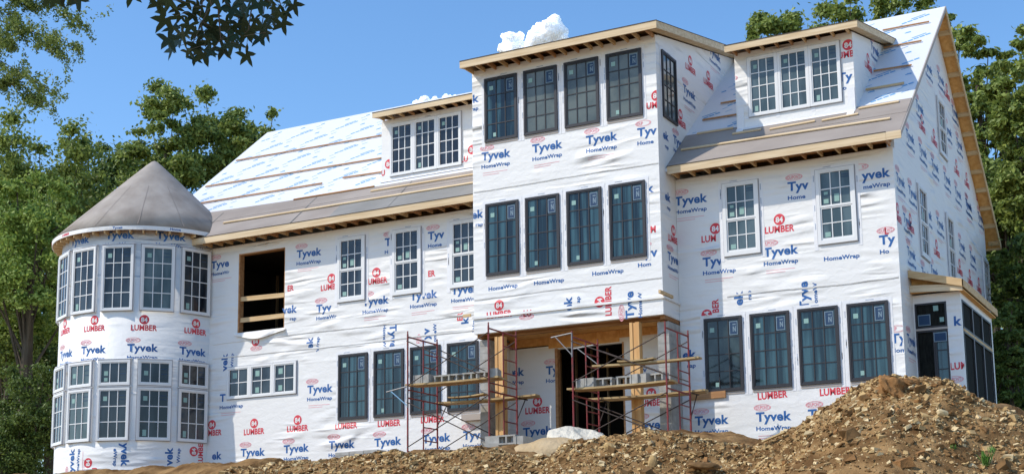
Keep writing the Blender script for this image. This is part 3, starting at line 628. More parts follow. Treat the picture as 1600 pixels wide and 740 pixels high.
# turret windows on flat facets
PH0, SPC, HW = 46.7, 24.64, R_(10.3)
def facet(k):
    a = R_(PH0+SPC*k); c = TRr*math.cos(HW)+.055; hw = TRr*math.sin(HW)
    n = Vector((math.sin(a), -math.cos(a), 0)); s = Vector((math.cos(a), math.sin(a), 0)); return Vector((TC.x, TC.y, 0))+n*c-s*hw, s, n, 2*hw
for k in (-4, -3, -2, -1, 0, 1):
    o, s, n, wd = facet(k)
    for z0, z1, rw in ((9.86, 11.86, 4), (7.62, 8.37, 1), (5.99, 7.55, 3)):
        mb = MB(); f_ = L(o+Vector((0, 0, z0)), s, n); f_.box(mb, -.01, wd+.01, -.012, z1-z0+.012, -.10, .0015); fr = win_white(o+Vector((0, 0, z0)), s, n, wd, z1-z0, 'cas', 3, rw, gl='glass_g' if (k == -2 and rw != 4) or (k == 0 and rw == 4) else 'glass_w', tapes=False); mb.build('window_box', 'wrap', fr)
        mb = MB(); f_.box(mb, -.03, wd+.03, z1-z0+.03, z1-z0+.05, -.09, .03); mb.build('head_flashing', 'tape', fr)
# sunroom windows
F1 = L((sx0, YS+.02, 0), FX, NF)
def wsimple(F_, s0, s1, t0, t1, c, r, gl, fw=.04, side=False):
    mb = MB(); ring(mb, F_, s0, s1, t0, t1, fw, .0, .03); fr = mb.build('window', 'bframe', house)
    mb = MB(); F_.box(mb, s0+.02, s1-.02, t0+.02, t1-.02, -.02, -.01); mb.build('pane', gl, fr)
    mb = MB(); grille(mb, F_, s0+fw, s1-fw, t0+fw, t1-fw, c, r, .022, -.01, .01)
    if c*r > 1: mb.build('grille', 'bframe', fr)
    return fr
fr = wsimple(F1, .003, .757, 7.69, 8.305, 1, 1, 'screen')
mb = MB(); F1.box(mb, .06, .36, 7.76, 8.03, -.008, -.004, 1); F1.box(mb, .08, .34, 7.78, 8.01, -.003, -.001, 0); mb.build('label', ['lblue', 'lwhite'], fr)
stick(F1, fr, .44, 8.10, .12, .13, n=-.008); stick(F1, fr, .58, 7.82, .10, .11, n=-.008)
wallobj('window_mullion', MB().box(sx0+.002, sx1-.002, YS-.02, YS+.05, 7.635, 7.685), mats='sill')
fr = wsimple(F1, .003, .44, 5.7, 7.63, 1, 1, 'screen'); fr = wsimple(F1, .445, .757, 5.7, 7.63, 1, 4, 'glass_b')
mb = MB(); F1.box(mb, .42, .73, 7.33, 7.56, .031, .034, 1); F1.box(mb, .44, .71, 7.35, 7.54, .035, .038, 0); mb.build('label', ['lblue', 'lwhite'], fr)
F2 = L((XS-.02, YS+.16, 0), (0, 1, 0), (1, 0, 0)); LW = YSB-.18-YS-.16
for k in range(3):
    s0 = k*LW/3+.006; s1 = (k+1)*LW/3-.03
    wsimple(F2, s0, s1, 7.64, 8.34, 1, 1, 'screen'); wsimple(F2, s0, s1, 5.65, 7.57, 1, 1, 'screen')
    if k < 2: MB().box(XS-.05, XS+.015, YS+.16+s1+.002, YS+.16+s1+.032, 5.62, 8.35).build('window_mullion', 'flange', wall_S)
MB().box(XS-.05, XS+.012, YS+.17, YSB-.19, 7.572, 7.635).build('window_mullion', 'wood', wall_S)
# ================================================================= PRINT ON THE WRAP
def planemap(axis, val, lim=(-99, 99)):
    cl = lambda s: min(max(s, lim[0]+.006), lim[1]-.006)     # print ends at the wall's edge
    if axis == 'y': return lambda s, t, n: (cl(s), val-n, t)
    return lambda s, t, n: (val+n, cl(s), t)
H90 = math.pi/2
T_, Lu = 'T', 'L'
def prints(wall, axis, val, items, lim=(-99, 99), name='printing'):
    mb = MB(); mp = planemap(axis, val, lim)
    for it in items:
        u, v, kind = it[:3]; words = it[3] if len(it) > 3 else None; rot = it[4] if len(it) > 4 else 0
        p = at(u, v, y=val) if axis == 'y' else at(u, v, x=val)
        stamp(mb, mp, ((p.x if axis == 'y' else p.y), p.z), kind, rot, words)
    mb.build(name, INK, wall)
prints(wall_T, 'y', YT, [(775, 242, T_), (855, 229, T_), (940, 216, T_), (1021, 204, T_, ['DUP', 'Tyv', 'Home']), (1026, 163, Lu, ['84', 'LUM']), (726, 158, T_, ['ek', 'rap']),
    (733, 337, T_, ['ek', 'rap']), (1022, 394, T_, ['DUP', 'Tyv', 'Hom']), (1024, 357, Lu, ['LUM']), (996, 297, T_, ['k']), (950, 470, Lu, None, H90), (984, 470, T_, ['DUPONT', 'Tyve', 'HomeW'], H90),
    (888, 490, T_, ['ek', 'ap'], H90), (780, 490, Lu), (838, 487, Lu, ['LU']), (838, 506, T_, ['DUPONT']), (786, 432, T_, ['HomeWrap']), (858, 423, T_, ['HomeWrap']), (950, 408, T_, ['HomeWrap'])], (0, XTR))
prints(wall_TS, 'x', XTR, [(1079, 108, Lu), (1107, 131, Lu), (1077, 145, T_), (1117, 86, T_), (1063.5, 192, Lu), (1062, 224, T_), (1034, 208, T_, ['ek', 'rap']), (1037, 304, T_, ['ek', 'rap']), (1052.5, 374, Lu), (1053.5, 405, T_)], (YT, 9))
prints(wall_R, 'y', 0, [(1079.6, 312, T_), (1118, 371, Lu, ['84', 'LUM']), (1124, 407, T_, ['DUPONT', 'Tyv', 'HomeWrap', '-']), (1258, 289, T_, ['DUPONT', 'Tyv', 'Home']), (1218, 357, Lu), (1220, 392, T_), (1315, 384, T_, ['HomeWrap']),
    (1362, 273, T_, ['NT', 'yvek', 'meWrap']), (1407, 357, Lu, ['L']), (1403, 372, T_, ['DUPONT', 'Ty', 'Ho']), (1256, 455, T_, ['Tyve', 'omeW'], H90), (1155, 482, T_, ['ek', 'rap'], H90), (1118, 490, Lu, ['84', 'BER'], H90),
    (1062, 555, T_, ['ek', 'rap']), (1112, 656, T_), (1207, 616, Lu, ['LUMBER']), (1208.7, 650, T_), (1305, 610, Lu, ['LUMBER']), (1291, 645, T_), (1421, 527, T_, ['DUP', 'Tyv', 'Hom'])], (XTR, XR))
gt = [(1407, 282), (1422, 214), (1442, 237), (1461, 260), (1480, 280), (1497, 302), (1426, 302), (1513, 320), (1482, 204), (1499, 226), (1451, 106), (1470, 124), (1424, 396), (1450, 334), (1469, 350), (1503, 384), (1520, 402), (1514, 322), (1424, 532), (1460, 424), (1532, 340), (1418, 345), (1437, 168), (1446, 428), (1492, 176)]
gl_ = [(1441, 200), (1460, 222), (1495, 268), (1511, 288), (1423, 356), (1464, 395), (1500, 424), (1516, 440), (1480, 150), (1529, 312), (1403, 340), (1530, 452)]
prints(wall_G, 'x', XR, [(u, v, T_) for u, v in gt]+[(u, v, Lu) for u, v in gl_], (0, D))
prints(wall_L, 'y', YL, [(348, 412, T_, ['DUPONT', 'Tyve', 'HomeWr', '-']), (483, 395, T_), (443, 451, Lu, ['ER']), (518, 447, Lu, ['84', 'LUMB']), (588, 438, Lu, ['84', 'UMBER']), (662, 428, Lu, ['ER']), (622, 376, T_, ['DU', 'T', 'H']),
    (690, 366, T_, ['DUPONT', 'Tyv', 'Home']), (514, 480, T_, ['DUPONT', 'Tyv', 'HomeWr']), (587, 470, T_), (662, 461, T_), (445, 484, T_, ['vek', 'rap']), (727, 452, T_), (399, 545, Lu, ['84']), (351, 575, T_, ['vek', 'Wrap'], H90),
    (484, 550, T_, ['ek', 'Wrap'], H90), (614, 530, T_, ['Tyve', 'HomeW'], -H90), (666, 517, T_, ['DUPONT', 'Tyv', 'HomeW'], H90), (718, 509, Lu, ['ER'], H90), (500, 607, T_), (362, 620, T_, ['T', 'HomeWrap', '-']), (397, 673, Lu), (465, 668, Lu),
    (331, 675, Lu), (541, 664, Lu, ['LUMBER']), (608, 660, Lu, ['LUMBER']), (676, 654, Lu, ['LUMBER']), (395, 706, T_), (463, 700, T_), (534, 694, T_), (606, 689.5, T_), (682, 684, T_), (746, 679, T_), (328, 712, T_, ['ek', 'rap']), (727, 520, T_, ['Wrap', 'k'], H90), (412, 554, T_, ['DUPONT'], 0)], (-9.72, 0))
prints(wall_P, 'y', YP, [(797, 582, T_, ['vek', 'eWrap', '-']), (876, 577, T_, ['DUPONT', 'Ty', 'Hom']), (840, 640, Lu), (840, 673, T_)], (.1, dx0-.06)); prints(wall_P, 'y', YP, [(1000, 562, T_, ['ve', 'W']), (1018, 628, Lu, ['84', 'UMBER']), (1018, 663, T_, ['DUPONT', 'yvek', 'meWrap']), (1057, 570, T_, ['DUPONT', 'Tyv', 'Home'])], (dx1+.03, XTR-.02))
prints(wall_RD, 'y', RD['y'], [(1326, 84, Lu), (1336, 118, T_, ['Ty', 'Ho']), (1157, 134, T_, ['DU'])], (6.93, 10.07)); prints(wall_RDs, 'x', RD['x1']-.002, [(1367, 78, T_), (1357, 105, Lu)], (.742, 9))
prints(wall_LD, 'y', LDm['y'], [(608, 268, Lu, ['84', 'LU']), (738, 246, Lu, ['84', 'LU'])], (-4.16, -.01))
prints(wall_S, 'y', YS, [(1510, 569, Lu, ['LUMB']), (1511, 606, T_, ['DUPONT', 'Tyv']), (1473, 503, T_, ['k'])], (11.9, XS))
# turret print wraps round the cylinder
def cylhit(u, v):
    d = ray(u, v); ox, oy = CAM.x-TC.x, CAM.y-TC.y; a = d.x**2+d.y**2; b = 2*(ox*d.x+oy*d.y); c = ox*ox+oy*oy-TRr**2; q = b*b-4*a*c
    t = (-b-math.sqrt(max(q, 0)))/(2*a); p = CAM+d*t; return math.atan2(p.x-TC.x, -(p.y-TC.y))*TRr, p.z
mb = MB(); mp = lambda s, t, n: cyl(s/TRr, t, TRr+n)
for it in ((124, 376, T_, ['Tyvek', 'HomeWrap']), (187, 367, T_, ['Tyvek', 'HomeWrap']), (268, 369, T_, ['Tyvek', 'HomeWrap']), (331, 379, T_, ['Tyv', 'Home']), (147, 512, Lu), (225, 511, Lu), (306, 517, Lu), (101, 517, Lu), (145, 546, T_), (223, 543, T_), (302, 549, T_), (102, 553, T_),
           (195, 704, T_, ['yvek', 'eWrap'], -H90), (264, 722, T_, ['vek', 'Wrap'], H90), (313, 705, Lu, None, H90), (112, 724, T_, None, H90), (148, 722, Lu, ['84', 'LU'], H90), (321, 430, Lu, ['BER']), (327, 672, Lu, ['ER'])):
    c = cylhit(it[0], it[1]); stamp(mb, mp, c, it[2], it[4] if len(it) > 4 else 0, it[3] if len(it) > 3 else None)
mb.build('printing', INK, wall_U, smooth=True)
mb = MB(); mpf = lambda s, t, n: cyl(s/RE, t, RE+.004+n)
for a_, tx, mi in ((-.25, 'LUMBER', 1), (.42, 'Tyvek', 0), (.98, 'Home', 0), (-.75, 'LUMBER', 1)):
    put(mb, mpf, tx, -.2, -.035, .4 if mi else .32, .07, mi, .0, .004, .03, (a_*RE, ZE-.065))
mb.build('printing', INK, roof_U, smooth=True)
# small fallen board against the wall, and the ledger under the right windows
def prop(name, mb, m, label, cat, loc, group=None, smooth=False):
    o = mb.build(name, m, None, smooth, loc=loc); return tag(o, label, cat, group)
a = at(1080, 617, y=-.03); b = at(1134, 612, y=-.03)
MB().obox((a.x, -.06, a.z-.13), (b.x-a.x, 0, b.z-a.z), (0, .055, 0), (0, 0, .17)).build('ledger_board', 'joist', wall_R)
a = at(725, 652, y=YL-.03); b = at(765, 648, y=YL-.03)
MB().obox((a.x, YL-.18, a.z-.10), (b.x-a.x-.15, 0, 0), (0, .175, 0), (0, 0, .17)).build('ledger_board', 'sill', wall_L)
# lap lines of the wrap rolls
def lap(wall, x0, x1, y, z, sag=.03, seed=0):
    rs = random.Random(seed); n = 60; P = []; sag *= .5; zz = [z+rs.uniform(-.004, .004)+sag*math.sin(i_*.13+seed)+.3*sag*math.sin(i_*.41+seed) for i_ in range(n+1)]
    mb = MB(); V = []
    for i_ in range(n+1):
        x = x0+(x1-x0)*i_/n; V += [(x, y-.004, zz[i_]+.05), (x, y-.010, zz[i_]), (x, y-.003, zz[i_]-.003)]
    mb.add(V, [(3*i_, 3*i_+1, 3*i_+4, 3*i_+3) for i_ in range(n)]+[(3*i_+1, 3*i_+2, 3*i_+5, 3*i_+4) for i_ in range(n)]); mb.build('wrap_lap', 'wrap', wall, smooth=True)
lap(wall_T, .02, 5.43, YT, 12.17, .015, 3); lap(wall_T, .02, 5.43, YT, 9.20, .02, 4); lap(wall_L, -9.6, -.05, YL, 8.98, .03, 5); lap(wall_R, 6.75, 11.05, 0, 8.75, .03, 6); lap(wall_L, -9.6, -.05, YL, 8.52, .02, 7)
# ================================================================= SCAFFOLDS
def scaffold(x0, x1, y0, y1, z0, z1, label, ext):
    sc = empty('scaffold', ((x0+x1)/2, (y0+y1)/2, z0), label, 'scaffold', 'frame scaffolds in front of the porch')
    lift = (z1-z0)/2
    for x in (x0, x1):
        for k in range(2):
            zb, zt = z0+k*lift, z0+(k+1)*lift; ym = (y0+y1)/2+.03
            mb = MB(); mb.tube((x, y0, zb), (x, y0, zt-.02), .024); mb.tube((x, y1, zb), (x, y1, zt-.02), .024); mb.tube((x, y0, zt-.09), (x, y1, zt-.09), .022); mb.tube((x, ym, zb+.12), (x, ym, zt-.09), .019)
            mb.tube((x, y0, zb+.12), (x, y1, zb+.12), .018)
            for j in range(1, 4): mb.tube((x, ym, zb+.12+j*(lift-.21)/4), (x, y1, zb+.12+j*(lift-.21)/4), .016)
            mb.tube((x, y0, zt-.03), (x, y0, zt+.06), .018); mb.tube((x, y1, zt-.03), (x, y1, zt+.06), .018)
            mb.build('end_frame', 'rust', sc)
    for y in (y0-.03, y1+.03):
        for k in range(2):
            zb, zt = z0+k*lift+.22, z0+(k+1)*lift-.2
            mb = MB(); mb.tube((x0, y, zb), (x1, y, zt), .014); mb.tube((x0, y-.02, zt), (x1, y-.02, zb), .014); mb.tube((((x0+x1)/2), y-.04, (zb+zt)/2), ((x0+x1)/2, y+.01, (zb+zt)/2), .022); mb.build('cross_brace', 'steel', sc)
    for x in (x0, x1):
        for y in (y0, y1):
            mb = MB(); mb.tube((x, y, z0-.35), (x, y, z0+.02), .016); mb.box(x-.07, x+.07, y-.07, y+.07, z0-.36, z0-.345); mb.build('base_plate', 'steel', sc)
    for args in ext:
        mb = MB(); p, q, r, m = args; mb.tube(p, q, .018); mb.tube(q+(Vector(p)-Vector(q))*.2, r, .014); mb.tube(p, Vector((p[0], p[1], r[2]-.05)), .018)
        if m == 'bluest': mb.m = [1 if 10 <= i_ < 20 else 0 for i_ in range(len(mb.f))]
        mb.build('side_bracket', ['galv', 'bluest'] if m == 'bluest' else m, sc)
    return sc
Y0, Y1 = -3.0, -1.54
za, zb_, zc2, zd = at(690, 594, y=-2.75).z, at(760, 620, y=-1.2).z, 0, 0
V3 = Vector
scaffold(-.88, 1.509, Y0, Y1, 4.93, 8.10, 'red frame scaffold in front of the dark windows, left of the porch doorway',
    [(V3((-.88, Y0-.02, 6.72)), V3((-1.52, Y0-.02, 6.62)), V3((-.88, Y0-.02, 6.22)), 'bluest'), (V3((-.88, Y1+.02, 6.42)), V3((-.88, -.95, 6.42)), V3((-.88, Y1+.02, 5.85)), 'steel'), (V3((1.509, Y1+.02, 6.42)), V3((1.509, -.95, 6.42)), V3((1.509, Y1+.02, 5.85)), 'steel')])
scaffold(3.83, 6.256, Y0, Y1, 4.80, 7.66, 'red frame scaffold with galvanised brackets standing before the open doorway and block pier',
    [(V3((3.83, Y0-.02, 7.66)), V3((3.27, Y0-.02, 7.60)), V3((3.83, Y0-.02, 7.12)), 'galv'), (V3((3.83, Y1+.02, 7.60)), V3((3.1, Y1+.02, 7.54)), V3((3.83, Y1+.02, 7.08)), 'galv'), (V3((3.83, Y1+.03, 6.20)), V3((3.83, -.95, 6.20)), V3((3.83, Y1+.03, 5.6)), 'steel'), (V3((6.256, Y1+.03, 6.20)), V3((6.256, -.95, 6.20)), V3((6.256, Y1+.03, 5.6)), 'steel')])
def plank(x0, x1, y, z, label, wd=.24, tilt=0, th=.045, rz=0):
    mb = MB(); n = 10; loc = ((x0+x1)/2, y, z); V = []
    for i_ in range(n+1):
        x = x0+(x1-x0)*i_/n; dz = tilt*(x-x0)-.025*math.sin(math.pi*i_/n); dy = rz*(x-x0)
        V += [(x, y-wd/2+dy, z+dz), (x, y+wd/2+dy, z+dz), (x, y+wd/2+dy, z+th+dz), (x, y-wd/2+dy, z+th+dz)]
    fs = [(0, 1, 2, 3), (4*n+3, 4*n+2, 4*n+1, 4*n)]
    for i_ in range(n):
        b = 4*i_
        for a_, c_ in ((0, 1), (1, 2), (2, 3), (3, 0)): fs.append((b+c_, b+a_, b+4+a_, b+4+c_))
    mb.add(V, fs)
    return prop('plank', mb, 'plank', label, 'plank', loc, 'planks laid on the scaffolds')
plank(-1.02, 1.72, -2.80, 6.76, 'long plank carrying the row of blocks on the left scaffold, front board'); plank(-.95, 1.66, -2.52, 6.76, 'plank carrying blocks on the left scaffold, board behind the front one')
for k, (y, z) in enumerate(((-1.36, 6.44), (-1.10, 6.45))): plank(-.98+.0*k, 2.02-.12*k, y, z, ['lower plank of the left scaffold sagging over its wall-side brackets, outer board', 'lower plank of the left scaffold nearest the dark windows'][k], .25)
plank(-.55, .62, -1.42, 6.56, 'short loose board lying across the left end of the lower planks on the left scaffold', .28, .0, .03, -.12)
plank(3.62, 6.36, -2.80, 6.30, 'front plank with concrete blocks on the right scaffold'); plank(3.7, 6.30, -2.52, 6.30, 'second plank under the blocks on the right scaffold')
plank(3.45, 6.62, -1.36, 6.22, 'lowest plank of the right scaffold on its wall-side brackets, outer board'); plank(3.60, 6.5, -1.08, 6.22, 'lowest plank of the right scaffold nearest the block pier')
plank(4.05, 6.82, -2.25, 6.90, 'upper empty plank crossing the right scaffold below its top rail', .24, -.008); plank(4.75, 5.70, -2.32, 6.955, 'short board lying on top of the upper plank of the right scaffold', .22, 0, .035)
# --- concrete blocks
def cmu_mesh():
    mb = MB(); Lx, Wd, Ht, t = .395, .195, .19, .032
    mb.box(-Lx/2, Lx/2, -Wd/2, -Wd/2+t, 0, Ht); mb.box(-Lx/2, Lx/2, Wd/2-t, Wd/2, 0, Ht)
    for x in (-Lx/2, -t/2, Lx/2-t): mb.box(x, x+t, -Wd/2+t, Wd/2-t, .001, Ht-.001)
    for x in (-Lx/2, Lx/2):                                # ribs on the ends
        sgn = 1 if x > 0 else -1
        for y in (-Wd/2+.016, Wd/2-.016): mb.obox((x, y-.016, 0), (sgn*.014, 0, 0), (0, .032, 0), (0, 0, Ht))
    return mb
me = None
def block(x, y, z, rx, rz, label, group='concrete blocks on the scaffolds', s=1.18):
    global me
    if me is None:
        o = cmu_mesh().build('concrete_block', 'cmu', None, loc=(0, 0, 0)); me = o.data
    else: o = bpy.data.objects.new('concrete_block', me); COL.objects.link(o)
    o.location = (x, y, z); o.rotation_euler = (rx, 0, rz); o.scale = (s, s, s)
    return tag(o, label, 'concrete block', group)
zp = 6.785
# holes toward viewer: rx=90deg (block axis z -> -y)
xs_ = [-.66, -.40]
block(-.66, -2.66, zp, 0, H90, 'block with ribbed end out, lower one at the left end of the left scaffold row'); block(-.42, -2.66, zp-.0, 0, H90, 'block with ribbed end out, second from the left on the left scaffold plank')
for k, x in enumerate((.02, .44, .86, 1.24)):
    block(x, -2.66+.1, zp+.095-.02, H90, .05*(k-1), ['block on its side, first of the hole-out blocks on the left scaffold', 'shaded block on its side in the middle of the left scaffold row', 'block on its side, third of the hole-out blocks on the left scaffold', 'block on its side beside the right uprights of the left scaffold'][k])
block(1.52, -2.70, zp-.01, 0, H90+.3, 'last block at the right end of the left scaffold plank, by the timber post')
zp2 = 6.325
block(3.98, -2.66, zp2, 0, H90, 'block with ribbed end out at the left end of the right scaffold row'); block(4.22, -2.66, zp2, 0, H90, 'ribbed block second from the left on the right scaffold')
block(4.54, -2.60, zp2+.095, H90, 0, 'block with holes facing out before the dark doorway on the right scaffold'); block(5.12, -2.60, zp2+.095, H90, .1, 'block with holes out just right of the doorway on the right scaffold')
for k, x in enumerate((5.44, 5.66)): block(x, -2.66, zp2, 0, H90-.25, ['ribbed block left of the pair beside the right post of the right scaffold', 'ribbed block right of the pair beside the right post of the right scaffold'][k])
block(5.96, -2.62, zp2+.095, H90, -.3, 'block with holes showing behind the right front upright of the right scaffold')
# blocks on the ground at the foot of the porch
def gz(x, y): return float(H(x, y))
gy_ = -4.4; u1 = at(757, 684, y=gy_); u2 = at(790, 684, y=gy_); zg = at(770, 707, y=gy_).z-.05
gb = 'concrete blocks stacked on the ground'
for k, (u, v, rx, rz, lb) in enumerate(((775, 707, 0, .05, 'upright block at the left of the ground stack, front left'), (801, 707, 0, .0, 'bottom middle block of the ground stack'), (815, 709, 0, -.1, 'bottom right block of the ground stack beside the sand'))):
    p = at(u, v, y=gy_); block(p.x, gy_, p.z, rx, rz, lb, gb, 1.15)
for k, (u, v, rx, rz, lb) in enumerate(((774, 695, 0, .0, 'top left block of the ground stack with slotted face'), (796, 687, H90, .0, 'top block of the ground stack with two holes facing out'), (817, 696, 0, H90, 'ribbed block on top at the right of the ground stack'))):
    p = at(u, v, y=gy_); block(p.x, gy_+.05, p.z, rx, rz, lb, gb, 1.15)
for k in range(6):
    u = 542+k%3*22; v = 716-(k//3)*5-(k % 3)*1.8; p = at(u, v, y=-5.2)
    o = prop('paving_slab', MB().box(p.x-.20, p.x+.19, -5.4, -5.0, p.z-.02, p.z+.065), 'cmu', ['left bottom', 'middle bottom', 'right bottom', 'left top', 'middle top', 'right top'][k]+' grey slab of the low stack on the dirt below the dark windows', 'slab', (p.x, -5.2, p.z-.02), 'grey slabs stacked on the dirt')
# --- sand pile and tarps
def lumpy(name, pts_c, rx, ry, rz, m, label, cat, seed, lumps=.08, sharp=1.0):
    bm = bmesh.new(); bmesh.ops.create_icosphere(bm, subdivisions=4, radius=1); rs = np.random.default_rng(seed)
    P = np.array([v.co[:] for v in bm.verts]); nse = fbm(P[:, 0]*1.2+P[:, 2], P[:, 1]*1.2-P[:, 2], 4, .5, seed)
    for v, n_, p in zip(bm.verts, nse, P):
        k = 1+lumps*n_; v.co = (p[0]*rx*k, p[1]*ry*k, (max(p[2], -.3)*rz)*k)
    me_ = bpy.data.meshes.new(name); bm.to_mesh(me_); bm.free(); me_.materials.append(M[m]); me_.polygons.foreach_set('use_smooth', [True]*len(me_.polygons))
    o = bpy.data.objects.new(name, me_); COL.objects.link(o); o.location = pts_c; reg(o, pts_c); return tag(o, label, cat)
p = at(858, 722, y=-4.9); lumpy('sand_pile', (p.x, -4.9, p.z), 1.05, .8, .56, 'sand', 'smooth tan heap of sand beside the ground stack of blocks', 'sand pile', 5, .12)
p = at(893, 706, y=-4.0); lumpy('tarp', (p.x, -4.0, p.z), .86, .6, .48, 'tarp', 'bunched white tarp piled behind the tan sand heap', 'tarp', 9, .30)
p = at(893, 714, y=-5.75); lumpy('tarp', (p.x, -5.75, p.z-.08), .60, .25, .16, 'tarp', 'thin white tarp edge lying in front of the sand heap', 'tarp', 12, .2)
# ================================================================= RUBBLE, ROCKS, WEEDS
M['st1'] = mat('tan_stone', (.56, .38, .17), .95, .1, noise=(5, (.34, .23, .11), 5, (1, 1, 1))); M['st2'] = mat('pale_stone', (.76, .60, .35), .95, .1, noise=(4, (.56, .42, .22), 5, (1, 1, 1)))
M['st3'] = mat('brown_clod', (.22, .125, .052), .97, .1, noise=(6, (.12, .07, .03), 5, (1, 1, 1))); M['st4'] = mat('orange_clay', (.34, .17, .065), .95, .1, noise=(3, (.22, .12, .05), 6, (1, 1, 1)), bump=[(9, .8, .04, (1, 1, 1), 6)])
IV = np.array([(-1, -.7, -1), (.3, -1, -1), (1, .2, -1), (-.2, 1, -1), (-.8, -.5, 1), (.4, -.8, 1), (.8, .3, 1), (-.3, .8, 1)], float); IF = np.array([(0, 3, 2, 1), (4, 5, 6, 7), (0, 1, 5, 4), (1, 2, 6, 5), (2, 3, 7, 6), (3, 0, 4, 7)])
def rocks(N, xr, yfun, smin, smax, pw, flat, seed, wts, lift=.25):
    rs = np.random.default_rng(seed); x = rs.uniform(*xr, N); y = yfun(rs, N); z = H(x, y)
    s = smin*(1-rs.random(N))**(-1/pw); s = np.minimum(s, smax)
    V = np.empty((N, len(IV), 3))
    sc = np.stack([rs.uniform(.7, 1.4, N), rs.uniform(.6, 1.1, N), rs.uniform(flat[0], flat[1], N)], 1)*s[:, None]
    J = IV[None]*(1+rs.uniform(-.28, .28, (N, len(IV), 1)))*sc[:, None, :]
    a, b, c = rs.uniform(0, 6.28, N), rs.normal(0, .35, N)+.25, rs.normal(0, .35, N)
    ca, sa, cb, sb, cc, sc_ = np.cos(a), np.sin(a), np.cos(b), np.sin(b), np.cos(c), np.sin(c)
    X, Y, Z = J[..., 0], J[..., 1], J[..., 2]
    X, Y = X*ca[:, None]-Y*sa[:, None], X*sa[:, None]+Y*ca[:, None]
    Y, Z = Y*cb[:, None]-Z*sb[:, None], Y*sb[:, None]+Z*cb[:, None]
    X, Z = X*cc[:, None]+Z*sc_[:, None], -X*sc_[:, None]+Z*cc[:, None]
    V = np.stack([X+x[:, None], Y+y[:, None], Z+z[:, None]+(s*lift*sc[:, 2]/s)[:, None]], -1)
    Fa = (IF[None]+(np.arange(N)*len(IV))[:, None, None]).reshape(-1, 4)
    mi = np.repeat(rs.choice(len(wts), N, p=wts), len(IF))
    return V.reshape(-1, 3), Fa, mi
V1, F1_, m1 = rocks(56000, (-10.5, 17.5), lambda rs, n: YC+.7-np.abs(rs.normal(0, 1, n))*2.0+.0, .014, .080, 2.1, (.12, .42), 3, [.42, .16, .36, .06])
V2, F2_, m2 = rocks(750, (-11, 17.5), lambda rs, n: rs.uniform(YC-4.5, YC+.6, n), .05, .19, 2.6, (.2, .55), 8, [.26, .14, .56, .04])
tag(mesh_np('rubble', np.concatenate([V1, V2]), np.concatenate([F1_, F2_+len(V1)]), np.concatenate([m1, m2]), ['st1', 'st2', 'st3', 'st4']), 'tan stones and clods strewn over the dirt heap', 'rubble', kind='stuff')
def big_rock(u, v, y, rx, ry, rz, m, label, seed, rot=(0, 0, 0), sub=3, lumps=.22, name='rock'):
    bm = bmesh.new(); bmesh.ops.create_icosphere(bm, subdivisions=sub, radius=1); P = np.array([q.co[:] for q in bm.verts]); nse = fbm(P[:, 0]*1.3+P[:, 2]*.9, P[:, 1]*1.3-P[:, 2]*.7, 4, .45, seed)
    for q, n_, p_ in zip(bm.verts, nse, P):
        k = 1+lumps*n_; m_ = max(abs(p_)); k *= .6+.4/m_; q.co = (p_[0]*rx*k, p_[1]*ry*k, p_[2]*rz*k)
    me_ = bpy.data.meshes.new(name); bm.to_mesh(me_); bm.free(); me_.materials.append(M[m])
    o = bpy.data.objects.new(name, me_); COL.objects.link(o); p = at(u, v, y=y); o.location = p; o.rotation_euler = rot; return tag(o, label, 'rock')
big_rock(1393, 606, YC-.45, .26, .22, .20, 'st4', 'large rusty brown boulder of clay on the peak of the dirt heap', 31, (0, .2, .3), 4, .35, 'boulder')
big_rock(1419, 601, YC-.2, .20, .18, .12, 'st4', 'smaller brown clay lump just right of the boulder on the peak', 35, (0, .1, .3), 4, .35)
big_rock(1428, 668, YC-1.3, .15, .06, .15, 'st2', 'pale flat stone standing tilted on the slope below the boulder', 32, (.5, .5, .3), 2, .2)
big_rock(1443, 673, YC-1.25, .16, .05, .08, 'st3', 'dark split stone leaning beside the pale tilted stone', 34, (.4, .6, .2), 2, .2)
big_rock(953, 700, YC-.45, .15, .08, .11, 'st1', 'tan flat stone left of the centre of the rubble ridge', 33, (.6, .5, .2), 2, .2)
big_rock(1020, 722, YC-.9, .09, .07, .14, 'st1', 'upright brown stone in the middle of the rubble ridge', 36, (.2, .1, .2), 2, .2)
big_rock(1098, 727, YC-1.0, .30, .16, .06, 'st3', 'dark flat slab half buried at the bottom of the rubble', 37, (.2, .1, .2), 3, .2)
big_rock(1473, 645, YC-.9, .11, .07, .07, 'st2', 'pale stone below the top of the heap, right of the boulder', 38, (.4, .3, .6), 2, .2)
a, b = at(1192, 689, y=YC-.25), at(1227, 674, y=YC-.35); c = (a+b)/2
prop('board', MB().bar(a, b, .09, .03), 'plank', 'weathered board lying on the slope below the white wall', 'board', c)
def sticks(pts, r, label):
    mb = MB(); Q = [at(u, v, y=y) for u, v, y in pts]
    for p, q in zip(Q[:-1], Q[1:]): mb.tube(p, q, r, 6)
    return prop('stick', mb, 'pine', label, 'stick', Q[0])
sticks([(1246, 711, YC-.95), (1262, 718, YC-1.05), (1278, 724, YC-1.1), (1294, 731, YC-1.2)], .012, 'long pale stick lying on the dirt slope'); sticks([(1272, 705, YC-.9), (1285, 710, YC-.95), (1287, 716, YC-1.)], .009, 'short curved pale root above the long stick')
M['leafl'] = mat('fresh_weed', (.10, .22, .035), .6, .3)
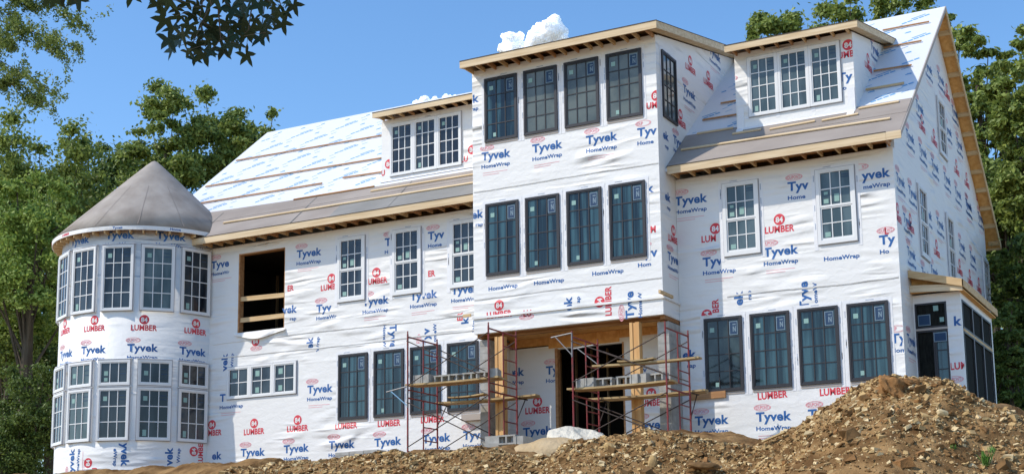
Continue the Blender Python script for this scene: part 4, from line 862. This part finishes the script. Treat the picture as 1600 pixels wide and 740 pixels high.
def weed(u, v, y, n, h, label, seed):
    rs = random.Random(seed); mb = MB(); c = at(u, v, y=y)
    for k in range(n):
        a = rs.uniform(0, 6.28); sp = rs.uniform(0, .55)*h; b = Vector((c.x+rs.uniform(-.05, .05), c.y+rs.uniform(-.05, .05), c.z)); tip = b+Vector((math.cos(a)*sp, math.sin(a)*sp, h*rs.uniform(.5, 1))); mid = b.lerp(tip, .55)+Vector((0, 0, h*.08)); w_ = Vector((-math.sin(a), math.cos(a), 0))*h*.06
        mb.add([b, mid-w_, tip, mid+w_], [(0, 1, 2, 3)])
    return prop('weed', mb, 'leafl', label, 'weed', c, 'weeds growing on the dirt heap')
weed(1337, 686, YC-1.45, 16, .10, 'small green sprig just below the pale tilted stone', 1); weed(1490, 706, YC-1.7, 26, .16, 'low green weed patch right of centre on the heap', 2); weed(1540, 728, YC-2.0, 44, .28, 'tallest green weed near the right bottom of the heap', 3); weed(1550, 707, YC-1.8, 22, .14, 'thin green weed just above the tallest one', 4)
# ================================================================= TREES
def leafmat(name, c1, c2, trans=.35):
    m = bpy.data.materials.new(name); m.use_nodes = True; t = m.node_tree; b = t.nodes['Principled BSDF']; b.inputs['Roughness'].default_value = .5; b.inputs['Specular IOR Level'].default_value = .35
    g = t.nodes.new('ShaderNodeNewGeometry'); r = t.nodes.new('ShaderNodeValToRGB'); r.color_ramp.elements[0].color = (*c1, 1); r.color_ramp.elements[1].color = (*c2, 1)
    t.links.new(g.outputs['Random Per Island'], r.inputs[0]); t.links.new(r.outputs[0], b.inputs['Base Color'])
    tr = t.nodes.new('ShaderNodeBsdfTranslucent'); t.links.new(r.outputs[0], tr.inputs[0]); mx = t.nodes.new('ShaderNodeMixShader'); mx.inputs[0].default_value = trans
    out = t.nodes['Material Output']; t.links.new(b.outputs[0], mx.inputs[1]); t.links.new(tr.outputs[0], mx.inputs[2]); t.links.new(mx.outputs[0], out.inputs[0]); return m
M['lf_dark'] = leafmat('dark_foliage', (.050, .088, .018), (.19, .26, .055)); M['lf_mid'] = leafmat('mid_foliage', (.095, .150, .028), (.36, .43, .10)); M['lf_lite'] = leafmat('light_foliage', (.13, .22, .035), (.40, .50, .11)); M['lf_yel'] = leafmat('locust_foliage', (.10, .15, .030), (.28, .34, .09), .45)
M['bark'] = mat('bark', (.07, .055, .04), .95, .1, noise=(4, (.12, .10, .075), 6, (1, 1, .2)))
def tree(name, base, top, rx, rz_, label, lf, n=22000, leaf=.20, seed=1, cat='tree', trunk_r=.35, crown_low=.25, ry=None, blobs=60, bs=.22, group='trees round the house'):
    n = int(n*2.1); blobs = int(blobs*1.7); bs *= .95; leaf *= 1.12
    """base point, crown top z, crown half width rx, crown half height rz_"""
    rs = np.random.default_rng(seed); base = Vector(base); ry = ry or rx; C = np.array([base.x, base.y, top-rz_])
    root = empty(name, base, label, cat, group)
    # clump centres: on the outside of an uneven egg, some inside
    d = rs.normal(size=(blobs, 3)); d /= np.linalg.norm(d, axis=1)[:, None]; hz = np.linalg.norm(d[:, :2], axis=1)[:, None]; d[:, :2] *= np.where(d[:, 2:] < 0, np.clip(hz, .05, 1)**-.75, np.clip(hz, .05, 1)**-.2); rad = rs.uniform(.12, .98, blobs)**.5
    an_ = 0; cen = C+d*rad[:, None]*np.array([rx, ry, rz_])*.92; brad = rs.uniform(.6, 1.25, blobs)*bs*min(rx, rz_)
    w_ = brad**2; w_ /= w_.sum(); k = rs.choice(blobs, n, p=w_)
    q = rs.normal(size=(n, 3)); q /= np.linalg.norm(q, axis=1)[:, None]; rr = rs.random(n)**.42
    # sub-clumps give ragged sprays
    an = rs.uniform(.6, 1.5, (blobs, 3))*np.array([1.15, 1.15, .75]); P = cen[k]+q*(np.abs(rs.normal(0, .55, n))*brad[k])[:, None]*an[k]
    P += .35*bs*rx*.35*np.stack([fbm(P[:, 1], P[:, 2], 2, .35, seed+1), fbm(P[:, 2], P[:, 0], 2, .35, seed+2), fbm(P[:, 0], P[:, 1], 2, .35, seed+3)], 1)
    nn = q*.6+rs.normal(size=(n, 3))*.6+np.array([0, 0, .35]); nn /= np.linalg.norm(nn, axis=1)[:, None]
    ref = rs.normal(size=(n, 3)); a = np.cross(nn, ref); a /= np.linalg.norm(a, axis=1)[:, None]; b = np.cross(nn, a); s = leaf*rs.uniform(.6, 1.3, n)[:, None]
    V = np.stack([P-a*s*.55, P-b*s*.30+nn*s*.05, P+a*s*.55, P+b*s*.30+nn*s*.05], 1).reshape(-1, 3)
    Fq = np.arange(4*n).reshape(-1, 4)
    o = mesh_np('crown', V, Fq, np.zeros(n), [lf], root, loc=tuple(base))
    mb = MB(); ct = Vector(C); tip = Vector((base.x, base.y, top-rz_*.5)); mb.tube(base-Vector((0, 0, .3)), tip, trunk_r, 9, r2=trunk_r*.25)
    for j in range(min(blobs, 26)):
        t0 = rs.uniform(.35, .95); p0 = base.lerp(tip, t0); mb.tube(p0, Vector(cen[j]), trunk_r*.28*(1.2-t0), 5, r2=.02)
    mb.build('trunk', 'bark', root)
    return root
def tpx(u, v, y, zb=4.8):
    p = at(u, v-16, y=y); return Vector((p.x, y, zb)), p.z
def TR(u, v, y, wpx, hpx, label, lf, name='tree', **kw):
    """crown top at pixel (u,v) on depth y; half width and height given as seen from here"""
    b, zt = tpx(u, v, y); dist = (Vector((b.x, b.y, zt))-CAM).length; k = dist/F
    return tree(name, b, zt, wpx*k, hpx*k/2, label, lf, **kw)
# left side
TR(72, 152, 14, 125, 520, 'broad dark green tree rising behind the left edge of the turret', 'lf_mid', 'broadleaf_tree', n=42000, leaf=.19, seed=2, blobs=110, bs=.20)
TR(262, 128, 20, 82, 420, 'tall ragged tree directly above the point of the turret roof', 'lf_mid', 'broadleaf_tree', n=30000, leaf=.21, seed=3, blobs=80, bs=.22)
TR(352, 132, 24, 78, 420, 'tree with the tallest tip between turret and white roof', 'lf_mid', 'broadleaf_tree', n=26000, leaf=.22, seed=4, blobs=70, bs=.22)
TR(412, 168, 28, 60, 330, 'lower tree touching the top left corner of the white roof', 'lf_mid', 'broadleaf_tree', n=18000, leaf=.22, seed=5, blobs=50, bs=.24)
TR(55, 282, 5, 88, 260, 'bright green bushy tree just left of the turret eaves', 'lf_lite', 'broadleaf_tree', n=26000, leaf=.13, seed=6, blobs=80, bs=.2)
TR(170, 190, 30, 90, 420, 'darker tree behind, between the broad tree and the ragged tree', 'lf_dark', 'broadleaf_tree', n=22000, leaf=.25, seed=21, blobs=60, bs=.26)
TR(-70, 220, 18, 150, 600, 'dark tree at the far left edge behind the bright bushy tree', 'lf_dark', 'broadleaf_tree', n=26000, leaf=.24, seed=22, blobs=70, bs=.24)
TR(20, 480, 9, 70, 260, 'dark undergrowth tree low at the left edge beside the turret wall', 'lf_dark', 'broadleaf_tree', n=20000, leaf=.15, seed=7, blobs=60, bs=.24)
TR(62, 560, 4, 62, 200, 'low dark shrub against the foot of the turret', 'lf_dark', 'shrub', n=12000, leaf=.10, seed=23, blobs=40, bs=.26, trunk_r=.1)
TR(-10, 400, 16, 90, 380, 'tree filling the left edge below the bright bushy tree, farther back', 'lf_dark', 'broadleaf_tree', n=26000, leaf=.18, seed=31, blobs=80, bs=.24)
TR(20, 400, 7, 62, 220, 'leafy sapling tree in front of the bare trunk at the left edge', 'lf_mid', 'broadleaf_tree', n=20000, leaf=.12, seed=35, blobs=60, bs=.26, trunk_r=.14)
TR(90, 430, 12, 60, 330, 'dark tree directly behind the left outline of the turret', 'lf_dark', 'broadleaf_tree', n=20000, leaf=.16, seed=32, blobs=60, bs=.26)
TR(10, 640, 3, 70, 160, 'brushy thicket bush at the bottom left corner', 'lf_dark', 'shrub', n=16000, leaf=.09, seed=33, blobs=50, bs=.26, trunk_r=.1)
TR(230, 230, 34, 90, 330, 'tree low behind the turret roof between the taller crowns', 'lf_dark', 'broadleaf_tree', n=20000, leaf=.22, seed=34, blobs=60, bs=.26)
# right side
TR(1215, 20, 34, 66, 300, 'tree top showing above the gap between tower roof and right dormer', 'lf_mid', 'broadleaf_tree', n=26000, leaf=.2, seed=8, blobs=60, bs=.2)
TR(1320, -30, 30, 80, 420, 'tall tree top above the right dormer roof', 'lf_mid', 'broadleaf_tree', n=40000, leaf=.19, seed=9, blobs=90, bs=.18)
TR(1410, -30, 31, 72, 420, 'tree top behind the upper ridge just left of the gable peak', 'lf_mid', 'broadleaf_tree', n=34000, leaf=.19, seed=10, blobs=80, bs=.18)
TR(1462, -2, 34, 52, 520, 'tree hugging the right slope of the gable behind its peak', 'lf_mid', 'broadleaf_tree', n=36000, leaf=.19, seed=11, blobs=90, bs=.17)
TR(1520, 42, 24, 62, 420, 'tree right of the gable with sky gaps through its crown', 'lf_mid', 'broadleaf_tree', n=38000, leaf=.18, seed=12, blobs=90, bs=.17)
TR(1595, 25, 16, 62, 500, 'large dark tree cut by the right edge of the picture', 'lf_mid', 'broadleaf_tree', n=36000, leaf=.17, seed=13, blobs=120, bs=.17)
TR(1560, 260, 18, 62, 330, 'shaded tree behind the lower right eave of the gable', 'lf_dark', 'broadleaf_tree', n=24000, leaf=.18, seed=14, blobs=80, bs=.2)
TR(1620, 330, 12, 80, 420, 'dark leafy tree low at the right edge beyond the sunroom', 'lf_dark', 'broadleaf_tree', n=30000, leaf=.15, seed=15, blobs=90, bs=.2)
TR(1570, 480, 8.5, 30, 180, 'dark bush right beside the back corner of the sunroom', 'lf_dark', 'shrub', n=12000, leaf=.11, seed=16, blobs=40, bs=.24, trunk_r=.1)
TR(1640, 200, 30, 90, 500, 'distant tree filling the gaps at the right edge', 'lf_dark', 'broadleaf_tree', n=20000, leaf=.26, seed=24, blobs=60, bs=.26)
# locust branches reaching in at the top left (trunk beyond the left edge)
def locust():
    rs = np.random.default_rng(41); b = at(-260, 300, y=5); base = Vector((b.x, 5, 4.4)); root = empty('locust_tree', base, 'feathery yellow green tree whose branches hang in at the top left corner', 'tree', 'trees round the house')
    twigs = [((-40, -60), (138, 42), 46), ((-40, -20), (105, 95), 44), ((-60, 60), (95, 150), 44), ((-40, 20), (120, 72), 40), ((-60, -40), (60, 10), 50), ((-80, 120), (40, 128), 40), ((-60, -80), (100, 5), 40), ((-90, 40), (30, 70), 60), ((-60, 90), (84, 168), 22)]
    P = []; mb = MB(); top = at(-260, -60, y=5); mb.tube(base, top, .28, 9, r2=.12)
    for (a, c, n) in twigs:
        A, B = at(*a, y=5+rs.uniform(-1, 1)), at(*c, y=5+rs.uniform(-1.2, 1.2)); mb.tube(Vector(top).lerp(base, rs.uniform(0, .3)), A, .05, 5, r2=.035); mb.tube(A, B, .03, 5, r2=.006)
        for k in range(n):
            t = rs.uniform(.05, 1)**.8; p = np.array(A.lerp(B, t)); off = rs.normal(0, 1, 3)*np.array([.48, .48, .30]); tip = p+off
            for j in range(56):
                q = p+(tip-p)*rs.random()+rs.normal(0, .07, 3)+np.array([0, 0, -.18*rs.random()]); P.append(q)
    P = np.array(P); n = len(P); nn = rs.normal(size=(n, 3)); nn /= np.linalg.norm(nn, axis=1)[:, None]; a = np.cross(nn, rs.normal(size=(n, 3))); a /= np.linalg.norm(a, axis=1)[:, None]; b_ = np.cross(nn, a); s = .065*rs.uniform(.6, 1.3, n)[:, None]
    V = np.stack([P-a*s, P-b_*s*.5, P+a*s, P+b_*s*.5], 1).reshape(-1, 3)
    mesh_np('crown', V, np.arange(4*n).reshape(-1, 4), np.zeros(n), ['lf_yel'], root, loc=tuple(base)); mb.build('trunk', 'bark', root)
locust()
# sweetgum overhead: star leaves hanging in at the top, an unseen leaf mass is added above to shade them
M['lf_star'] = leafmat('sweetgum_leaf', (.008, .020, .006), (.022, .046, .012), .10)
def star(P, n, up, s):
    n = n.normalized(); a = (up-n*up.dot(n)).normalized(); b = n.cross(a); V = [P]
    for k in range(5):
        for da, r in ((-.40, .40), (-.22, .68), (0, 1.0), (.22, .68)):
            t = (k-2)*1.12+da; rr = r*(1-.16*abs(k-2)/2); V.append(P+(a*math.cos(t)+b*math.sin(t))*rr*s+n*(.10*s*r*r))
    V.append(P+(a*math.cos(2.24+.36)+b*math.sin(2.24+.36))*.3*s)
    return V, [(0, i_, i_+1) for i_ in range(1, 21)]
def sweetgum():
    rs = random.Random(5); base = Vector((8.2, -33.0, 0.1)); root = empty('sweetgum_tree', base, 'overhanging branch of dark star shaped leaves at the top against the sky', 'tree')
    D0 = 9.0
    def pt(u, v, d): r = ray(u, v); return CAM+r*(d/r.length)
    tw = MB(); lf = MB(); trunk_top = Vector((8.4, -32.2, 9.5)); tw.tube(base, trunk_top, .22, 10, r2=.12); limb = pt(330, -260, D0); tw.tube(Vector((8.35, -32.5, 6.5)), limb, .07, 8, r2=.035)
    twigs = [((330, -120), (312, 30), D0), ((320, -90), (345, 62), 8.8), ((380, -120), (372, 30), 9.2), ((400, -110), (412, 22), 9.3), ((390, -100), (440, 12), 9.1), ((300, -110), (268, -2), 9.0), ((340, -100), (330, 10), 8.7), ((410, -90), (388, 48), 9.0), ((350, -90), (302, 66), 9.1), ((110, -160), (95, -6), 9.3), ((100, -150), (72, -8), 9.3)]
    leaves = [(245, 12), (262, 8), (275, 22), (258, 38), (270, 50), (262, 68), (282, 34), (290, 12), (296, 48), (280, 72), (268, 84), (292, 88), (303, 98), (306, 78), (316, 60), (300, 30), (312, 18), (326, 34), (332, 52), (322, 72), (318, 92), (340, 70), (346, 84), (352, 44), (360, 52), (345, 20), (362, 22), (372, 46), (384, 94), (374, 78), (360, 76), (392, 50), (405, 66), (398, 38), (410, 48), (386, 20), (404, 14), (415, 60), (420, 10), (432, 22), (440, 44), (436, 30), (450, 10), (446, 28), (458, 16), (376, 6), (352, 4), (334, 6), (318, 2), (244, 2), (425, 2), (396, 2), (86, 3), (74, 0), (108, 2), (120, 6), (98, 1), (204, -2), (283, 60), (304, 60), (336, 60), (330, 88), (310, 86), (366, 62), (384, 60), (378, 34), (424, 34), (255, 24)]
    for (a, c, d) in twigs:
        A, B = pt(*a, d), pt(*c, d); mid = A.lerp(B, .5)+RT*rs.uniform(-.05, .05); tw.tube(limb if a[0] > 200 else Vector((8.4, -32.4, 7.6)), A, .02, 6, r2=.012); tw.tube(A, mid, .010, 5, r2=.007); tw.tube(mid, B, .007, 5, r2=.003)
    ends = [pt(*c, d) for (_, c, d) in twigs]+[pt((a[0]+c[0])/2, (a[1]+c[1])/2, d) for (a, c, d) in twigs]
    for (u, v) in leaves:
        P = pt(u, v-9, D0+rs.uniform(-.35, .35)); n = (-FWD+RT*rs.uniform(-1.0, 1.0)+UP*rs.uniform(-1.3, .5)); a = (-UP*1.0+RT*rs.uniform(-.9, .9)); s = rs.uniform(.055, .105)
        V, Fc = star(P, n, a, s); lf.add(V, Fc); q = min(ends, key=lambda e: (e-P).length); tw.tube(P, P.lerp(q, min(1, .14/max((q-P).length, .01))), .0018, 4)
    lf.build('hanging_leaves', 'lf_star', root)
    # unseen leaf mass added above and behind, out of the picture: keeps the sun off the leaves in view
    shade_leaves = MB()
    for k in range(2600):
        t = rs.random(); c = pt(rs.uniform(150, 520), 30, D0)-LD*rs.uniform(2.4, 5.5)+Vector((rs.gauss(0, .35), rs.gauss(0, .35), rs.gauss(0, .25)))
        V, Fc = star(c, Vector((rs.gauss(0, .5), rs.gauss(0, .5), 1)), Vector((rs.gauss(0, 1), rs.gauss(0, 1), 0)), rs.uniform(.08, .12)); shade_leaves.add(V, Fc)
    shade_leaves.build('crown', 'lf_star', root); tw.build('trunk', 'bark', root)  # this crown: unseen leaves put in for their shade
sweetgum()
# ================================================================= CLOUDS (far behind everything)
M['cloud'] = mat('cloud_white', (.97, .97, .98), 1, 0)
_b = M['cloud'].node_tree.nodes['Principled BSDF']; _b.subsurface_method = 'BURLEY'; _b.inputs['Subsurface Weight'].default_value = 1; _b.inputs['Subsurface Radius'].default_value = (1, 1, 1); _b.inputs['Subsurface Scale'].default_value = 9.0
def cloud(puffs, dist, seed):
    """billowing heap: one voxel-merged surface with a soft, noisy skin"""
    rs = np.random.default_rng(seed); k = dist/F; bm = bmesh.new()
    for (u, v, r) in puffs:
        c0 = CAM+ray(u, v).normalized()*dist
        for j in range(16):
            rr = r*k*(1 if j == 0 else rs.uniform(.22, .42)); off = rs.normal(size=3); off /= np.linalg.norm(off); c = c0+Vector(off)*(0 if j == 0 else r*k*.82)
            bmesh.ops.create_icosphere(bm, subdivisions=3, radius=1, matrix=Matrix.Translation(c)@Matrix.Diagonal((rr, rr, rr*.9, 1)))
    me_ = bpy.data.meshes.new('cloud'); bm.to_mesh(me_); bm.free(); o = bpy.data.objects.new('cloud', me_); COL.objects.link(o)
    m1 = o.modifiers.new('r', 'REMESH'); m1.mode = 'VOXEL'; m1.voxel_size = .6*k; m1.use_smooth_shade = True
    m2 = o.modifiers.new('s', 'SMOOTH'); m2.iterations = 8; m2.factor = .6
    for sz, st in ((6, 2.0), (2.2, 1.3), (.9, .5)):
        tx = bpy.data.textures.new('n', 'CLOUDS'); tx.noise_scale = sz*k; tx.noise_depth = 3
        m3 = o.modifiers.new('d', 'DISPLACE'); m3.texture = tx; m3.strength = st*k*2; m3.texture_coords = 'GLOBAL'
    me_.materials.append(M['cloud']); return tag(o, kind='structure')
cloud([(862, 50, 22), (842, 62, 20), (876, 68, 16), (846, 46, 12), (796, 60, 11), (812, 57, 7), (803, 78, 18), (826, 84, 18), (858, 84, 22), (787, 76, 9)], 1500, 3)
cloud([(664, 158, 8), (680, 159, 7), (698, 157, 9), (714, 157, 8), (652, 164, 7), (728, 158, 8)], 1600, 6)
print('objects', len(bpy.data.objects))
